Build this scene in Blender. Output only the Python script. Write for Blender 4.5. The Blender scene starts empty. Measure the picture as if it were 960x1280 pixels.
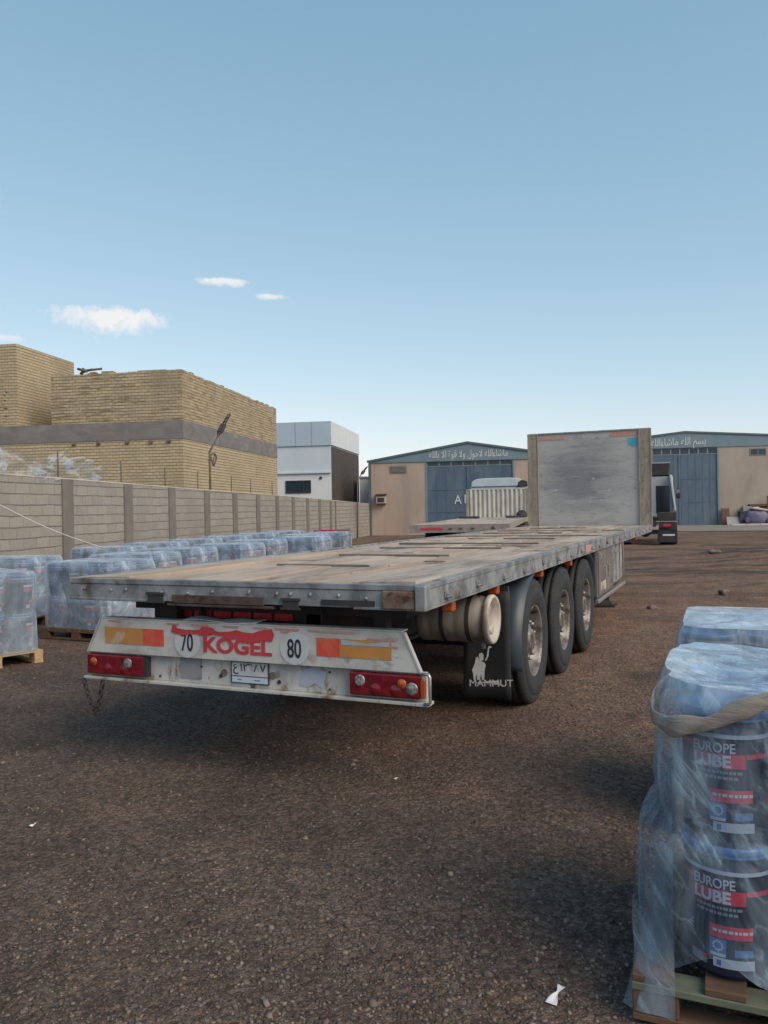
import bpy, math, random
import numpy as np
from mathutils import Vector, Matrix
random.seed(7)
S = bpy.context.scene
C = S.collection
R_ = math.radians
# ------------------------------------------------------------------ camera model (pixels of the 960x1280 photograph)
FPX, HOR, ROLL, EYE = 1011.0, 636.7, .0185, 1.642
_p = math.atan((HOR-640)/FPX)
CF = Vector((0, math.cos(_p), math.sin(_p))); _u = Vector((0, -math.sin(_p), math.cos(_p))); _r = Vector((1, 0, 0))
CR = _r*math.cos(ROLL)-_u*math.sin(ROLL); CU = _r*math.sin(ROLL)+_u*math.cos(ROLL)
EYEP = Vector((0, 0, EYE))
def ray(x, y): return CF+CR*((x-480)/FPX)+CU*((640-y)/FPX)
def on_z(x, y, z):
    d = ray(x, y); return EYEP+d*((z-EYE)/d.z)
# ------------------------------------------------------------------ mesh building
class MB:
    def __init__(s): s.v = []; s.f = []; s.m = []; s.sm = []
    def face(s, idx, m=0, sm=False): s.f.append(tuple(idx)); s.m.append(m); s.sm.append(sm)
    def box(s, a, b, m=0):
        x0, y0, z0 = a; x1, y1, z1 = b
        if x0 > x1: x0, x1 = x1, x0
        if y0 > y1: y0, y1 = y1, y0
        if z0 > z1: z0, z1 = z1, z0
        n = len(s.v)
        s.v += [(x0,y0,z0),(x1,y0,z0),(x1,y1,z0),(x0,y1,z0),(x0,y0,z1),(x1,y0,z1),(x1,y1,z1),(x0,y1,z1)]
        for q in ((0,3,2,1),(4,5,6,7),(0,1,5,4),(1,2,6,5),(2,3,7,6),(3,0,4,7)): s.face([n+i for i in q], m)
        return s
    def hexa(s, p, m=0):   # 8 points in box order
        n = len(s.v); s.v += [tuple(q) for q in p]
        for q in ((0,3,2,1),(4,5,6,7),(0,1,5,4),(1,2,6,5),(2,3,7,6),(3,0,4,7)): s.face([n+i for i in q], m)
        return s
    def cyl(s, p0, p1, r0, r1=None, n=12, m=0, cap=True):
        if r1 is None: r1 = r0
        p0 = Vector(p0); p1 = Vector(p1); d = (p1-p0).normalized()
        a = d.orthogonal().normalized(); b = d.cross(a)
        k = len(s.v)
        for p, r in ((p0, r0), (p1, r1)):
            for i in range(n):
                t = 2*math.pi*i/n; s.v.append(tuple(p+a*(r*math.cos(t))+b*(r*math.sin(t))))
        for i in range(n):
            j = (i+1) % n; s.face((k+i, k+j, k+n+j, k+n+i), m, True)
        if cap:
            s.face([k+i for i in range(n)][::-1], m); s.face([k+n+i for i in range(n)], m)
        return s
    def tube(s, path, r, n=8, m=0):
        P = [Vector(p) for p in path]; k0 = len(s.v); up = None
        for i, p in enumerate(P):
            d = (P[min(i+1, len(P)-1)]-P[max(i-1, 0)]).normalized()
            if up is None: up = d.orthogonal().normalized()
            a = (up-d*up.dot(d)).normalized(); up = a; b = d.cross(a)
            for j in range(n):
                t = 2*math.pi*j/n; s.v.append(tuple(p+a*(r*math.cos(t))+b*(r*math.sin(t))))
        for i in range(len(P)-1):
            for j in range(n):
                q = (j+1) % n; s.face((k0+i*n+j, k0+i*n+q, k0+(i+1)*n+q, k0+(i+1)*n+j), m, True)
        s.face([k0+j for j in range(n)][::-1], m); s.face([k0+(len(P)-1)*n+j for j in range(n)], m)
        return s
    def lathe(s, prof, org=(0,0,0), axis='Z', n=32, m=0, skip=None, sharp=False):
        # prof: list of (r, h[, mat]); open surface
        ox, oy, oz = org; k0 = len(s.v)
        for q in prof:
            r, h = q[0], q[1]
            for i in range(n):
                t = 2*math.pi*i/n; c, d = r*math.cos(t), r*math.sin(t)
                s.v.append((ox+c, oy+d, oz+h) if axis == 'Z' else (ox+h, oy+c, oz+d) if axis == 'X' else (ox+d, oy+h, oz+c))
        for i in range(len(prof)-1):
            mm = prof[i][2] if len(prof[i]) > 2 else m
            for j in range(n):
                if skip and skip(i, j): continue
                q = (j+1) % n; s.face((k0+i*n+j, k0+i*n+q, k0+(i+1)*n+q, k0+(i+1)*n+j), mm, not sharp)
        return s
    def prism(s, pts, ext, m=0):   # planar polygon + extrusion vector
        e = Vector(ext); n = len(pts); k = len(s.v)
        s.v += [tuple(p) for p in pts]+[tuple(Vector(p)+e) for p in pts]
        s.face([k+i for i in range(n)], m); s.face([k+n+i for i in range(n)][::-1], m)
        for i in range(n):
            j = (i+1) % n; s.face((k+i, k+n+i, k+n+j, k+j), m)
        return s
    def grid(s, fn, nu, nv, m=0, sm=True, closed_u=False):
        k = len(s.v)
        for j in range(nv+1):
            for i in range(nu if closed_u else nu+1): s.v.append(tuple(fn(i/nu, j/nv)))
        w = nu if closed_u else nu+1
        for j in range(nv):
            for i in range(nu):
                i2 = (i+1) % w
                s.face((k+j*w+i, k+j*w+i2, k+(j+1)*w+i2, k+(j+1)*w+i), m, sm)
        return s
    def map(s, fn): s.v = [tuple(fn(Vector(p))) for p in s.v]; return s
    def build(s, name, mats, parent=None, bevel=0, fix=True):
        me = bpy.data.meshes.new(name); me.from_pydata(s.v, [], s.f)
        mats = mats if isinstance(mats, (list, tuple)) else [mats]
        for m in mats: me.materials.append(m)
        me.polygons.foreach_set('material_index', s.m); me.polygons.foreach_set('use_smooth', s.sm)
        me.update()
        if fix:
            import bmesh
            bm = bmesh.new(); bm.from_mesh(me); bmesh.ops.recalc_face_normals(bm, faces=bm.faces); bm.to_mesh(me); bm.free()
        o = bpy.data.objects.new(name, me); C.objects.link(o)
        if parent: o.parent = parent
        if bevel:
            b = o.modifiers.new('bevel', 'BEVEL'); b.width = bevel; b.segments = 2; b.limit_method = 'ANGLE'; b.angle_limit = R_(40)
        return o
def tag(o, label=None, cat=None, group=None, kind=None):
    if label: o['label'] = label
    if cat: o['category'] = cat
    if group: o['group'] = group
    if kind: o['kind'] = kind
    return o
def empty(name, loc=(0,0,0), rz=0, label=None, cat=None, group=None):
    o = bpy.data.objects.new(name, None); C.objects.link(o); o.location = loc; o.rotation_euler = (0, 0, rz)
    o.empty_display_size = .2
    return tag(o, label, cat, group)
def kids(o): return [c for c in bpy.data.objects if c.parent == o]
def copy_tree(o, parent=None):
    c = o.copy(); C.objects.link(c); c.parent = parent
    for ch in kids(o): copy_tree(ch, c)
    return c
def text_mb(body, size, fn, extrude=.0015, off=0., align='LEFT', m=0, sx=1., shear=0.):
    cu = bpy.data.curves.new('txt', 'FONT'); cu.body = body; cu.size = size; cu.offset = off*size; cu.shear = shear
    cu.align_x = align; cu.extrude = extrude; cu.resolution_u = 4
    o = bpy.data.objects.new('txt', cu); C.objects.link(o)
    bpy.context.view_layer.update()
    dg = bpy.context.evaluated_depsgraph_get()
    me = bpy.data.meshes.new_from_object(o.evaluated_get(dg))
    b = MB(); b.v = [tuple(fn(Vector((v.co.x*sx, v.co.y, v.co.z)))) for v in me.vertices]
    for p in me.polygons: b.face(list(p.vertices), m)
    bpy.data.objects.remove(o); bpy.data.curves.remove(cu); bpy.data.meshes.remove(me)
    return b
def join(a, *bs):
    for b in bs:
        k = len(a.v); a.v += b.v
        for f, m, sm in zip(b.f, b.m, b.sm): a.face([k+i for i in f], m, sm)
    return a
FORMS = {'ا':(0xFE8D,2),'ب':(0xFE8F,4),'ة':(0xFE93,2),'ح':(0xFEA1,4),'س':(0xFEB1,4),'ش':(0xFEB5,4),'ق':(0xFED5,4),'ل':(0xFEDD,4),'م':(0xFEE1,4),'ه':(0xFEE9,4),'و':(0xFEED,2),'ء':(0xFE80,1)}
def arabic(s):     # shape to presentation forms in visual order
    out = []; s = list(s); i = 0; prev_joins = False
    while i < len(s):
        c = s[i]
        if c == ' ': out.append(' '); prev_joins = False; i += 1; continue
        if c == 'ل' and i+1 < len(s) and s[i+1] == 'ا':
            out.append(chr(0xFEFC if prev_joins else 0xFEFB)); prev_joins = False; i += 2; continue
        base, nf = FORMS[c]
        nxt = s[i+1] if i+1 < len(s) and s[i+1] in FORMS and FORMS[s[i+1]][1] > 1 else None
        jn = nf == 4 and nxt is not None
        pj = prev_joins and nf > 1
        out.append(chr(base+(3 if pj and jn else 2 if jn else 1 if pj else 0))); prev_joins = jn; i += 1
    return ''.join(out[::-1])
# ------------------------------------------------------------------ materials
def node_mat(name):
    m = bpy.data.materials.new(name); m.use_nodes = True; nt = m.node_tree
    return m, nt, nt.nodes['Principled BSDF'], nt.nodes['Material Output']
def nn(nt, t, **kw):
    n = nt.nodes.new(t)
    for k, v in kw.items(): setattr(n, k, v)
    return n
def coords(nt, stretch=(1,1,1), kind='Object', rot=(0,0,0)):
    tc = nn(nt, 'ShaderNodeTexCoord'); mp = nn(nt, 'ShaderNodeMapping'); mp.inputs['Scale'].default_value = stretch; mp.inputs['Rotation'].default_value = rot
    nt.links.new(tc.outputs[kind], mp.inputs['Vector']); return mp.outputs['Vector']
def noise(nt, vec, sc, det=6, rough=.6, dist=0):
    n = nn(nt, 'ShaderNodeTexNoise'); n.inputs['Scale'].default_value = sc; n.inputs['Detail'].default_value = det; n.inputs['Roughness'].default_value = rough; n.inputs['Distortion'].default_value = dist
    nt.links.new(vec, n.inputs['Vector']); return n.outputs['Fac']
def ramp(nt, fac, lo, hi, a=0., b=1.):
    r = nn(nt, 'ShaderNodeMapRange'); r.inputs[1].default_value = lo; r.inputs[2].default_value = hi; r.inputs[3].default_value = a; r.inputs[4].default_value = b
    nt.links.new(fac, r.inputs[0]); return r.outputs[0]
def mixc(nt, fac, a, b, mode='MIX'):
    x = nn(nt, 'ShaderNodeMix', data_type='RGBA', blend_type=mode)
    for k, v in ((0, fac), (6, a), (7, b)):
        if hasattr(v, 'is_linked'): nt.links.new(v, x.inputs[k])
        else: x.inputs[k].default_value = v if k == 0 else (*v, 1) if len(v) == 3 else v
    return x.outputs[2]
def mth(nt, op, a, b=None):
    x = nn(nt, 'ShaderNodeMath', operation=op)
    for k, v in ((0, a), (1, b)):
        if v is None: continue
        if hasattr(v, 'is_linked'): nt.links.new(v, x.inputs[k])
        else: x.inputs[k].default_value = v
    return x.outputs[0]
def bump(nt, b, h, strength=.5, dist=.01):
    n = nn(nt, 'ShaderNodeBump'); n.inputs['Strength'].default_value = strength; n.inputs['Distance'].default_value = dist
    nt.links.new(h, n.inputs['Height']); nt.links.new(n.outputs[0], b.inputs['Normal'])
def M(name, c1, c2=None, sc=3, mix=(.4,.65), c3=None, sc3=2, mix3=(.58,.66), rough=.6, metal=0, bmp=0, bsc=40, bd=.004, stretch=(1,1,1), c4=None, sc4=14, mix4=(.62,.7)):
    m, nt, b, out = node_mat(name); b.inputs['Roughness'].default_value = rough; b.inputs['Metallic'].default_value = metal
    v = coords(nt, stretch); col = c1
    if c2: col = mixc(nt, ramp(nt, noise(nt, v, sc, 8), *mix), c1, c2)
    if c3: col = mixc(nt, ramp(nt, noise(nt, v, sc3, 9, .65, .4), *mix3), col, c3)
    if c4: col = mixc(nt, ramp(nt, noise(nt, v, sc4, 6, .6), *mix4), col, c4)
    if hasattr(col, 'is_linked'): nt.links.new(col, b.inputs['Base Color'])
    else: b.inputs['Base Color'].default_value = (*col, 1)
    if bmp: bump(nt, b, noise(nt, v, bsc, 8), bmp, bd)
    return m
def masonry(name, c1, c2, mortar, bw, bh, ms, stain=None, ssc=.5, smix=(.5,.62), bd=.01, rough=.9, patch=None, bedc=(.1,.08,.06), bedw=.09):
    m, nt, b, out = node_mat(name); b.inputs['Roughness'].default_value = rough
    tc = nn(nt, 'ShaderNodeTexCoord'); sp = nn(nt, 'ShaderNodeSeparateXYZ'); nt.links.new(tc.outputs['Object'], sp.inputs[0])
    cb = nn(nt, 'ShaderNodeCombineXYZ'); nt.links.new(mth(nt, 'ADD', sp.outputs[0], sp.outputs[1]), cb.inputs[0]); nt.links.new(sp.outputs[2], cb.inputs[1])
    # wobble courses a little
    wob = noise(nt, tc.outputs['Object'], 1.3, 4); w2 = mth(nt, 'MULTIPLY', mth(nt, 'SUBTRACT', wob, .5), bh*.35)
    va = nn(nt, 'ShaderNodeVectorMath', operation='ADD'); cw = nn(nt, 'ShaderNodeCombineXYZ'); nt.links.new(w2, cw.inputs[1])
    nt.links.new(cb.outputs[0], va.inputs[0]); nt.links.new(cw.outputs[0], va.inputs[1])
    br = nn(nt, 'ShaderNodeTexBrick'); nt.links.new(va.outputs[0], br.inputs['Vector'])
    br.inputs['Scale'].default_value = 1; br.inputs['Mortar Size'].default_value = ms; br.inputs['Mortar Smooth'].default_value = .3
    br.inputs['Brick Width'].default_value = bw; br.inputs['Row Height'].default_value = bh; br.inputs['Bias'].default_value = 0
    br.inputs['Color1'].default_value = (*c1, 1); br.inputs['Color2'].default_value = (*c2, 1); br.inputs['Mortar'].default_value = (*mortar, 1)
    col = br.outputs['Color']
    sv = nn(nt, 'ShaderNodeSeparateXYZ'); nt.links.new(va.outputs[0], sv.inputs[0])
    fr = mth(nt, 'FRACT', mth(nt, 'DIVIDE', sv.outputs[1], bh))
    edge = mth(nt, 'MINIMUM', fr, mth(nt, 'SUBTRACT', 1., fr))
    brk = ramp(nt, noise(nt, tc.outputs['Object'], 2.6, 4, .7), .3, .6, .25, 1.)
    bed = mth(nt, 'MULTIPLY', ramp(nt, edge, bedw*.6, bedw*1.7, 1, 0), brk)
    col = mixc(nt, bed, col, bedc)
    fine = noise(nt, tc.outputs['Object'], 9, 8, .7)
    col = mixc(nt, ramp(nt, fine, .3, .75, 0, .45), col, tuple(x*.55 for x in c1))
    if patch:   # uneven courses of darker bricks
        pv = nn(nt, 'ShaderNodeMapping'); pv.inputs['Scale'].default_value = (.8, .8, 6.5); nt.links.new(tc.outputs['Object'], pv.inputs['Vector'])
        col = mixc(nt, ramp(nt, noise(nt, pv.outputs[0], 1.7, 6, .75), .49, .60, 0, .8), col, patch)
    if stain: col = mixc(nt, ramp(nt, noise(nt, tc.outputs['Object'], ssc, 7, .6), *smix), col, stain)
    nt.links.new(col, b.inputs['Base Color'])
    h = mth(nt, 'ADD', mth(nt, 'MULTIPLY', mth(nt, 'SUBTRACT', 1., br.outputs['Fac']), 1.), mth(nt, 'MULTIPLY', fine, .5))
    bump(nt, b, h, .8, bd)
    return m
def film(name, tint, lo, hi, sc, stretch, rough=.22, extra=.25, crown=None, crease=.22):
    m, nt, b, out = node_mat(name); b.inputs['Roughness'].default_value = rough; b.inputs['Base Color'].default_value = (*tint, 1)
    b.inputs['Specular IOR Level'].default_value = .6
    v = coords(nt, stretch)
    n1 = noise(nt, v, sc, 6, .65, 1.2)
    lw = nn(nt, 'ShaderNodeLayerWeight'); lw.inputs['Blend'].default_value = .25
    fac = mth(nt, 'ADD', ramp(nt, n1, .38, .68, lo, hi), mth(nt, 'MULTIPLY', lw.outputs['Facing'], extra))
    v0 = coords(nt, (1, 1, 1), rot=(.5, .6, .2)); mp2 = nn(nt, 'ShaderNodeMapping'); mp2.inputs['Scale'].default_value = (1.6, 1.6, .14); nt.links.new(v0, mp2.inputs['Vector'])
    nr = noise(nt, mp2.outputs[0], sc*1.6, 3, .55, .25)
    ridge = ramp(nt, mth(nt, 'ABSOLUTE', mth(nt, 'SUBTRACT', nr, .5)), .0, .045, crease, 0)
    fac = mth(nt, 'ADD', fac, mth(nt, 'MULTIPLY', ridge, ramp(nt, n1, .40, .62, .15, 1.)))
    if crown:      # film whitened towards the top, sky reflection put into its opacity
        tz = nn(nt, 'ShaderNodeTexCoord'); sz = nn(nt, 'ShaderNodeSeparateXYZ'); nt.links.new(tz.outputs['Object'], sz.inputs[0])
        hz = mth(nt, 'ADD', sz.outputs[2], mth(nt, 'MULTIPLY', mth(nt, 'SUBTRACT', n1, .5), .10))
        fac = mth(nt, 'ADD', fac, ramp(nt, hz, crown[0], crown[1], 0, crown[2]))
    fac = mth(nt, 'MINIMUM', fac, .95)
    bump(nt, b, noise(nt, v, sc*1.7, 4, .5, .8), .4, .02)
    tr = nn(nt, 'ShaderNodeBsdfTransparent'); tr.inputs[0].default_value = (.93, .96, 1, 1)
    mx = nn(nt, 'ShaderNodeMixShader'); nt.links.new(fac, mx.inputs[0]); nt.links.new(tr.outputs[0], mx.inputs[1]); nt.links.new(b.outputs[0], mx.inputs[2])
    nt.links.new(mx.outputs[0], out.inputs[0])
    return m
K = {}
K['deck'] = M('deck boards', (.43,.335,.265), (.29,.225,.175), 2.2, (.38,.64), (.49,.41,.345), 1.1, (.5,.7), .9, 0, .7, 30, .006, (3,.6,1), (.07,.055,.05), 5, (.66,.74))
K['dusty'] = M('dusty grey brown steel', (.30,.265,.235), (.22,.19,.165), 4, (.4,.65), (.12,.085,.065), 5, (.57,.66), .8)
K['batten'] = M('dark deck strip', (.13,.105,.088), (.20,.165,.14), 5, (.4,.65), rough=.9, bmp=.5, bsc=25)
K['deck_b'] = M('greyer deck boards', (.37,.305,.255), (.23,.185,.15), 2.6, (.38,.62), (.44,.385,.335), 1.4, (.5,.68), .9, 0, .8, 30, .006, (3,.6,1), (.06,.048,.042), 5, (.60,.70))
K['deck_c'] = M('worn brown deck boards', (.38,.295,.23), (.24,.185,.145), 3, (.38,.62), (.46,.38,.31), 1.6, (.52,.68), .9, 0, .8, 30, .006, (3,.6,1), (.06,.048,.042), 6, (.60,.70))
K['deck2'] = M('far deck boards', (.44,.37,.32), (.30,.24,.21), 3, (.35,.7), rough=.9, bmp=.5, bsc=20, stretch=(4,.6,1))
K['steel'] = M('worn grey steel', (.25,.265,.27), (.125,.132,.138), 5, (.42,.60), (.085,.062,.048), 4, (.57,.66), .65, .1, .4, 30, .003, c4=(.36,.37,.37), sc4=9, mix4=(.58,.74))
K['frame'] = M('dark chassis paint', (.025,.026,.03), (.05,.04,.035), 3, (.4,.7), rough=.75, bmp=.3, bsc=30)
K['rust'] = M('rusty iron', (.13,.075,.05), (.20,.16,.13), 9, (.4,.65), (.06,.035,.025), 14, (.5,.6), .85, .1, .6, 60)
K['rust_dark'] = M('dark rust', (.07,.045,.037), (.10,.07,.058), 9, (.4,.65), (.035,.025,.02), 12, (.5,.62), .85, .1, .6, 60)
K['white'] = M('worn white paint', (.52,.515,.49), (.34,.33,.31), 3.4, (.40,.62), (.22,.15,.11), 4.2, (.58,.68), .5, 0, .25, 30, .002, (1,1,1.6), (.10,.085,.08), 11, (.68,.73))
K['white_rust'] = M('rust streaked white paint', (.49,.485,.465), (.33,.325,.31), 4, (.40,.62), (.21,.125,.08), 5, (.56,.66), .55, 0, .3, 30, .002, (1.6,1,.8), (.09,.075,.07), 14, (.63,.7))
K['redpaint'] = M('red paint', (.52,.045,.055), (.42,.035,.045), 5, rough=.5)
K['red_refl'] = M('red reflective sheet', (.62,.07,.05), (.55,.13,.06), 14, (.5,.6), (.45,.32,.25), 9, (.66,.74), .45)
K['amber_refl'] = M('amber reflective sheet', (.50,.235,.06), (.43,.20,.06), 6, (.4,.6), (.45,.33,.25), 4, (.6,.68), .5)
K['lens_red'] = M('red lamp lens', (.125,.007,.013), (.19,.011,.016), 30, (.45,.55), rough=.18)
K['lens_orange'] = M('orange lamp lens', (.42,.085,.02), (.33,.055,.015), 20, rough=.25)
K['lens_red_led'] = M('bright red lens', (.42,.02,.045), (.50,.045,.06), 12, rough=.3)
K['lens_clear'] = M('clear lamp lens', (.34,.34,.34), (.15,.15,.155), 60, (.45,.55), rough=.25, metal=.2)
K['black'] = M('matt black rubber', (.018,.019,.022), (.03,.03,.033), 5, rough=.75)
K['tyre'] = M('tyre rubber', (.020,.023,.027), (.032,.033,.035), 6, (.4,.7), (.052,.043,.037), 3, (.6,.75), .85, 0, .3, 40, .002)
K['rim'] = M('dirty steel rim', (.32,.31,.30), (.14,.12,.105), 9, (.4,.6), (.06,.04,.033), 8, (.54,.63), .5, .45, .3, 50, .002)
K['fender'] = M('blue grey plastic guard', (.045,.068,.085), (.03,.042,.053), 5, rough=.45)
K['plastic'] = M('yellowed white plastic', (.47,.43,.37), (.36,.32,.27), 4, (.4,.65), (.19,.155,.12), 4, (.52,.66), .45, 0, .15, 20)
K['letter_black'] = M('black lettering', (.02,.02,.025), rough=.5)
K['letter_white'] = M('white lettering', (.62,.63,.64), (.48,.49,.5), 30, rough=.6)
K['disc'] = M('pale sticker', (.50,.53,.55), (.44,.46,.47), 9, rough=.5)
K['plate'] = M('number plate', (.55,.57,.58), (.46,.48,.5), 12, rough=.4)
K['plate_blue'] = M('number plate foot', (.46,.54,.62), rough=.4)
K['alu'] = M('scuffed aluminium panel', (.23,.205,.19), (.155,.13,.112), 3, (.35,.65), (.115,.082,.065), 2.4, (.55,.68), .5, .35, .3, 25, .003, (1,1,.5))
K['head'] = M('grey headboard sheet', (.235,.245,.25), (.15,.158,.165), 1.7, (.38,.62), (.36,.365,.355), .9, (.48,.66), .6, .1, .3, 20, .004, (.8,.8,2.0), (.06,.058,.058), 6, (.64,.72))
def headboard_material():
    m, nt, b, out = node_mat('scuffed headboard sheet'); b.inputs['Roughness'].default_value = .6; b.inputs['Metallic'].default_value = .1
    P = coords(nt); F = coords(nt, (.7, .7, 2.6)); sp = nn(nt, 'ShaderNodeSeparateXYZ'); nt.links.new(P, sp.inputs[0])
    x = mth(nt, 'MULTIPLY', mth(nt, 'ADD', sp.outputs[0], .12), 1/1.05); z = mth(nt, 'MULTIPLY', mth(nt, 'SUBTRACT', sp.outputs[2], 2.25), 1/1.0)
    r = mth(nt, 'SQRT', mth(nt, 'ADD', mth(nt, 'MULTIPLY', x, x), mth(nt, 'MULTIPLY', z, z)))
    r = mth(nt, 'ADD', r, mth(nt, 'MULTIPLY', mth(nt, 'SUBTRACT', noise(nt, F, 2.2, 8, .65, .5), .5), 1.6))
    col = mixc(nt, ramp(nt, r, .25, 1.05), (.20,.21,.22), (.385,.39,.38))      # worn dark where loads rub the middle
    col = mixc(nt, ramp(nt, noise(nt, F, 7, 7, .7), .55, .70, 0, .7), col, (.11,.115,.12))
    col = mixc(nt, ramp(nt, noise(nt, coords(nt, (.4,.4,6)), 5, 5, .6), .60, .72, 0, .5), col, (.45,.45,.44))
    nt.links.new(col, b.inputs['Base Color']); bump(nt, b, noise(nt, F, 14, 6), .3, .004); return m
K['headboard'] = headboard_material()
K['post'] = M('brown weathered timber post', (.29,.25,.21), (.20,.17,.14), 5, (.4,.65), (.37,.335,.295), 6, (.58,.7), .85, 0, .6, 25, .004, (3,3,.6))
K['faded_red'] = M('faded red strip', (.46,.20,.17), (.40,.28,.25), 8, (.4,.6), rough=.6)
K['cyan'] = M('cyan sticker', (.05,.32,.42), (.08,.38,.46), 8, rough=.5)
K['corr'] = M('corrugated cream steel', (.50,.50,.46), (.38,.37,.33), 3, (.4,.65), (.20,.13,.09), 3, (.6,.72), .6, 0, 0, 1, .01, (3,3,.6))
K['chrome'] = M('dull bright metal', (.5,.5,.5), (.35,.35,.34), 20, rough=.35, metal=.7)
K['truck_white'] = M('white cab paint', (.36,.38,.40), (.30,.32,.34), 2, rough=.35)
K['truck_blue'] = M('pale blue grey cab roof', (.42,.50,.54), (.38,.45,.5), 2, rough=.35)
K['glass'] = M('dark glass', (.02,.028,.035), rough=.08)
K['dark_glass'] = M('dark door glazing', (.022,.035,.05), (.035,.05,.07), .8, rough=.2)
K['door'] = M('blue grey steel door', (.078,.122,.175), (.058,.095,.142), 1.0, (.38,.62), (.105,.14,.175), 1.2, (.5,.68), .55, 0, .2, 6, .01, (1,1,.35))
K['fascia'] = M('blue grey fascia sheet', (.15,.215,.255), (.13,.19,.225), .6, rough=.6)
K['fascia_edge'] = M('dark fascia trim', (.075,.11,.125), rough=.6)
K['render_wall'] = M('beige rendered wall', (.40,.315,.26), (.34,.27,.225), .8, (.38,.62), (.29,.24,.21), .7, (.52,.7), .9, 0, .3, 8, .01, (1,1,.25))
K['render_wall2'] = M('grey beige rendered wall', (.36,.31,.265), (.31,.265,.225), .8, (.38,.62), (.26,.225,.195), .7, (.52,.7), .9, 0, .3, 8, .01, (1,1,.25))
K['roof'] = M('roof sheet', (.2,.25,.28), rough=.5)
K['brick'] = masonry('yellow brick', (.52,.425,.275), (.44,.355,.225), (.325,.265,.175), .24, .105, .012, (.29,.24,.16), .35, (.52,.72), .02, bedc=(.175,.145,.10), bedw=.13)
K['brick_up'] = masonry('blotched yellow brick', (.52,.425,.275), (.43,.345,.22), (.315,.255,.17), .24, .105, .012, (.29,.24,.155), .4, (.5,.7), .02, patch=(.155,.12,.07), bedc=(.16,.13,.09), bedw=.13)
K['block'] = masonry('grey concrete block', (.345,.315,.272), (.295,.268,.234), (.245,.22,.195), .42, .205, .007, (.235,.212,.19), .5, (.5,.75), .015, bedc=(.13,.113,.098), bedw=.05)
K['dark_brick'] = masonry('dark brown brick', (.085,.07,.062), (.06,.05,.045), (.04,.036,.034), .3, .12, .01)
K['concrete'] = M('grey concrete', (.19,.185,.175), (.145,.14,.135), 1.5, (.35,.65), (.24,.235,.22), .8, (.52,.68), .9, 0, .4, 12, .01, (1,1,2))
K['pilaster'] = M('dark cement render', (.185,.170,.15), (.145,.132,.118), 2, (.35,.7), rough=.95, bmp=.5, bsc=14)
K['mortar'] = M('pale mortar cap', (.50,.46,.40), (.40,.37,.32), 4, rough=.95, bmp=.5, bsc=18)
K['panel_blue'] = M('pale blue grey cladding', (.36,.46,.53), (.33,.43,.50), .6, rough=.6)
K['panel_white'] = M('white cladding', (.60,.63,.64), (.55,.58,.59), .5, rough=.6)
K['panel_pale'] = M('pale blue white render', (.50,.57,.62), (.46,.53,.58), .5, rough=.7)
K['joint'] = M('cladding joint', (.30,.35,.38), rough=.7)
K['post_metal'] = M('brown iron post', (.10,.085,.07), (.07,.06,.05), 6, rough=.8)
K['wood'] = M('pale pallet wood', (.42,.30,.17), (.33,.23,.13), 6, (.4,.65), (.24,.16,.10), 9, (.6,.7), .8, 0, .5, 40, .003, (1,5,5))
K['wood_dark'] = M('old shaded pallet wood', (.125,.072,.043), (.09,.054,.035), 6, (.4,.65), (.12,.075,.05), 9, (.6,.7), .85, 0, .5, 40, .003, (1,5,5))  # brown wood, darkened further so the colour carries the near pallet's shade
K['wood_green'] = M('greenish pallet board', (.135,.145,.10), (.10,.105,.072), 6, (.4,.65), (.16,.13,.09), 8, (.62,.72), .85, 0, .5, 40, .003, (1,5,5))  # green tint lowered too, shade of the near pallet put into the colour
K['pail'] = M('navy pail body', (.010,.018,.045), (.014,.026,.06), 9, rough=.4)
K['pail_blue'] = M('blue pail body', (.02,.06,.15), (.03,.075,.18), 9, rough=.4)
K['lid'] = M('blue pail lid', (.03,.10,.25), (.045,.13,.30), 6, rough=.4)
K['lid_red'] = M('red pail lid', (.33,.025,.035), (.28,.02,.03), 6, rough=.4)
K['label_red'] = M('red label', (.42,.035,.06), (.36,.03,.05), 9, rough=.45)
K['label_navy'] = M('navy label', (.011,.016,.032), rough=.45)
K['label_blue'] = M('blue label', (.06,.15,.33), rough=.45)
K['label_pale'] = M('pale label', (.36,.42,.50), (.30,.36,.44), 12, rough=.5)
K['label_grey'] = M('grey print', (.16,.18,.20), rough=.5)
K['wrap'] = film('stretch wrap', (.53,.64,.74), .17, .56, 1.7, (1,1,.7), .16, .26)
K['wrap_milky'] = film('milky stretch wrap', (.50,.60,.70), .20, .62, 1.3, (1,1,.35), .2, .2)
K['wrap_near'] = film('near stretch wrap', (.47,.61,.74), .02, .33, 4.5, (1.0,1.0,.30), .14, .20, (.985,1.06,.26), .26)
K['wrap_top'] = film('wrap top sheet', (.62,.73,.82), .26, .70, 2.2, (1,.6,1), .16, .2)
K['film'] = film('torn plastic film', (.60,.63,.66), .03, .40, 2, (1,1,1), .3, .22, None, .06)
K['twist'] = M('twisted plastic wrap', (.33,.285,.24), (.24,.21,.185), 12, (.4,.6), (.42,.37,.32), 9, (.55,.65), .35, 0, .7, 30, .004, (1,1,6))
K['print_pale'] = M('pale blue print', (.36,.42,.50), rough=.5)
K['plastic_dirty'] = M('grimy canister body', (.25,.225,.19), (.17,.15,.125), 5, (.4,.65), (.10,.08,.065), 5, (.5,.66), .5, 0, .15, 20)
K['rope'] = M('white cord', (.62,.60,.55), rough=.8)
K['purple'] = M('purple grey upholstery', (.14,.125,.20), (.10,.09,.15), 3, (.4,.65), (.2,.19,.26), 2, (.56,.7), .6)
K['junk_wood'] = M('dark red brown wood', (.11,.055,.045), (.08,.045,.035), 5, rough=.8)
K['junk_pale'] = M('pale board', (.45,.41,.35), (.36,.33,.29), 4, rough=.8)
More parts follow.
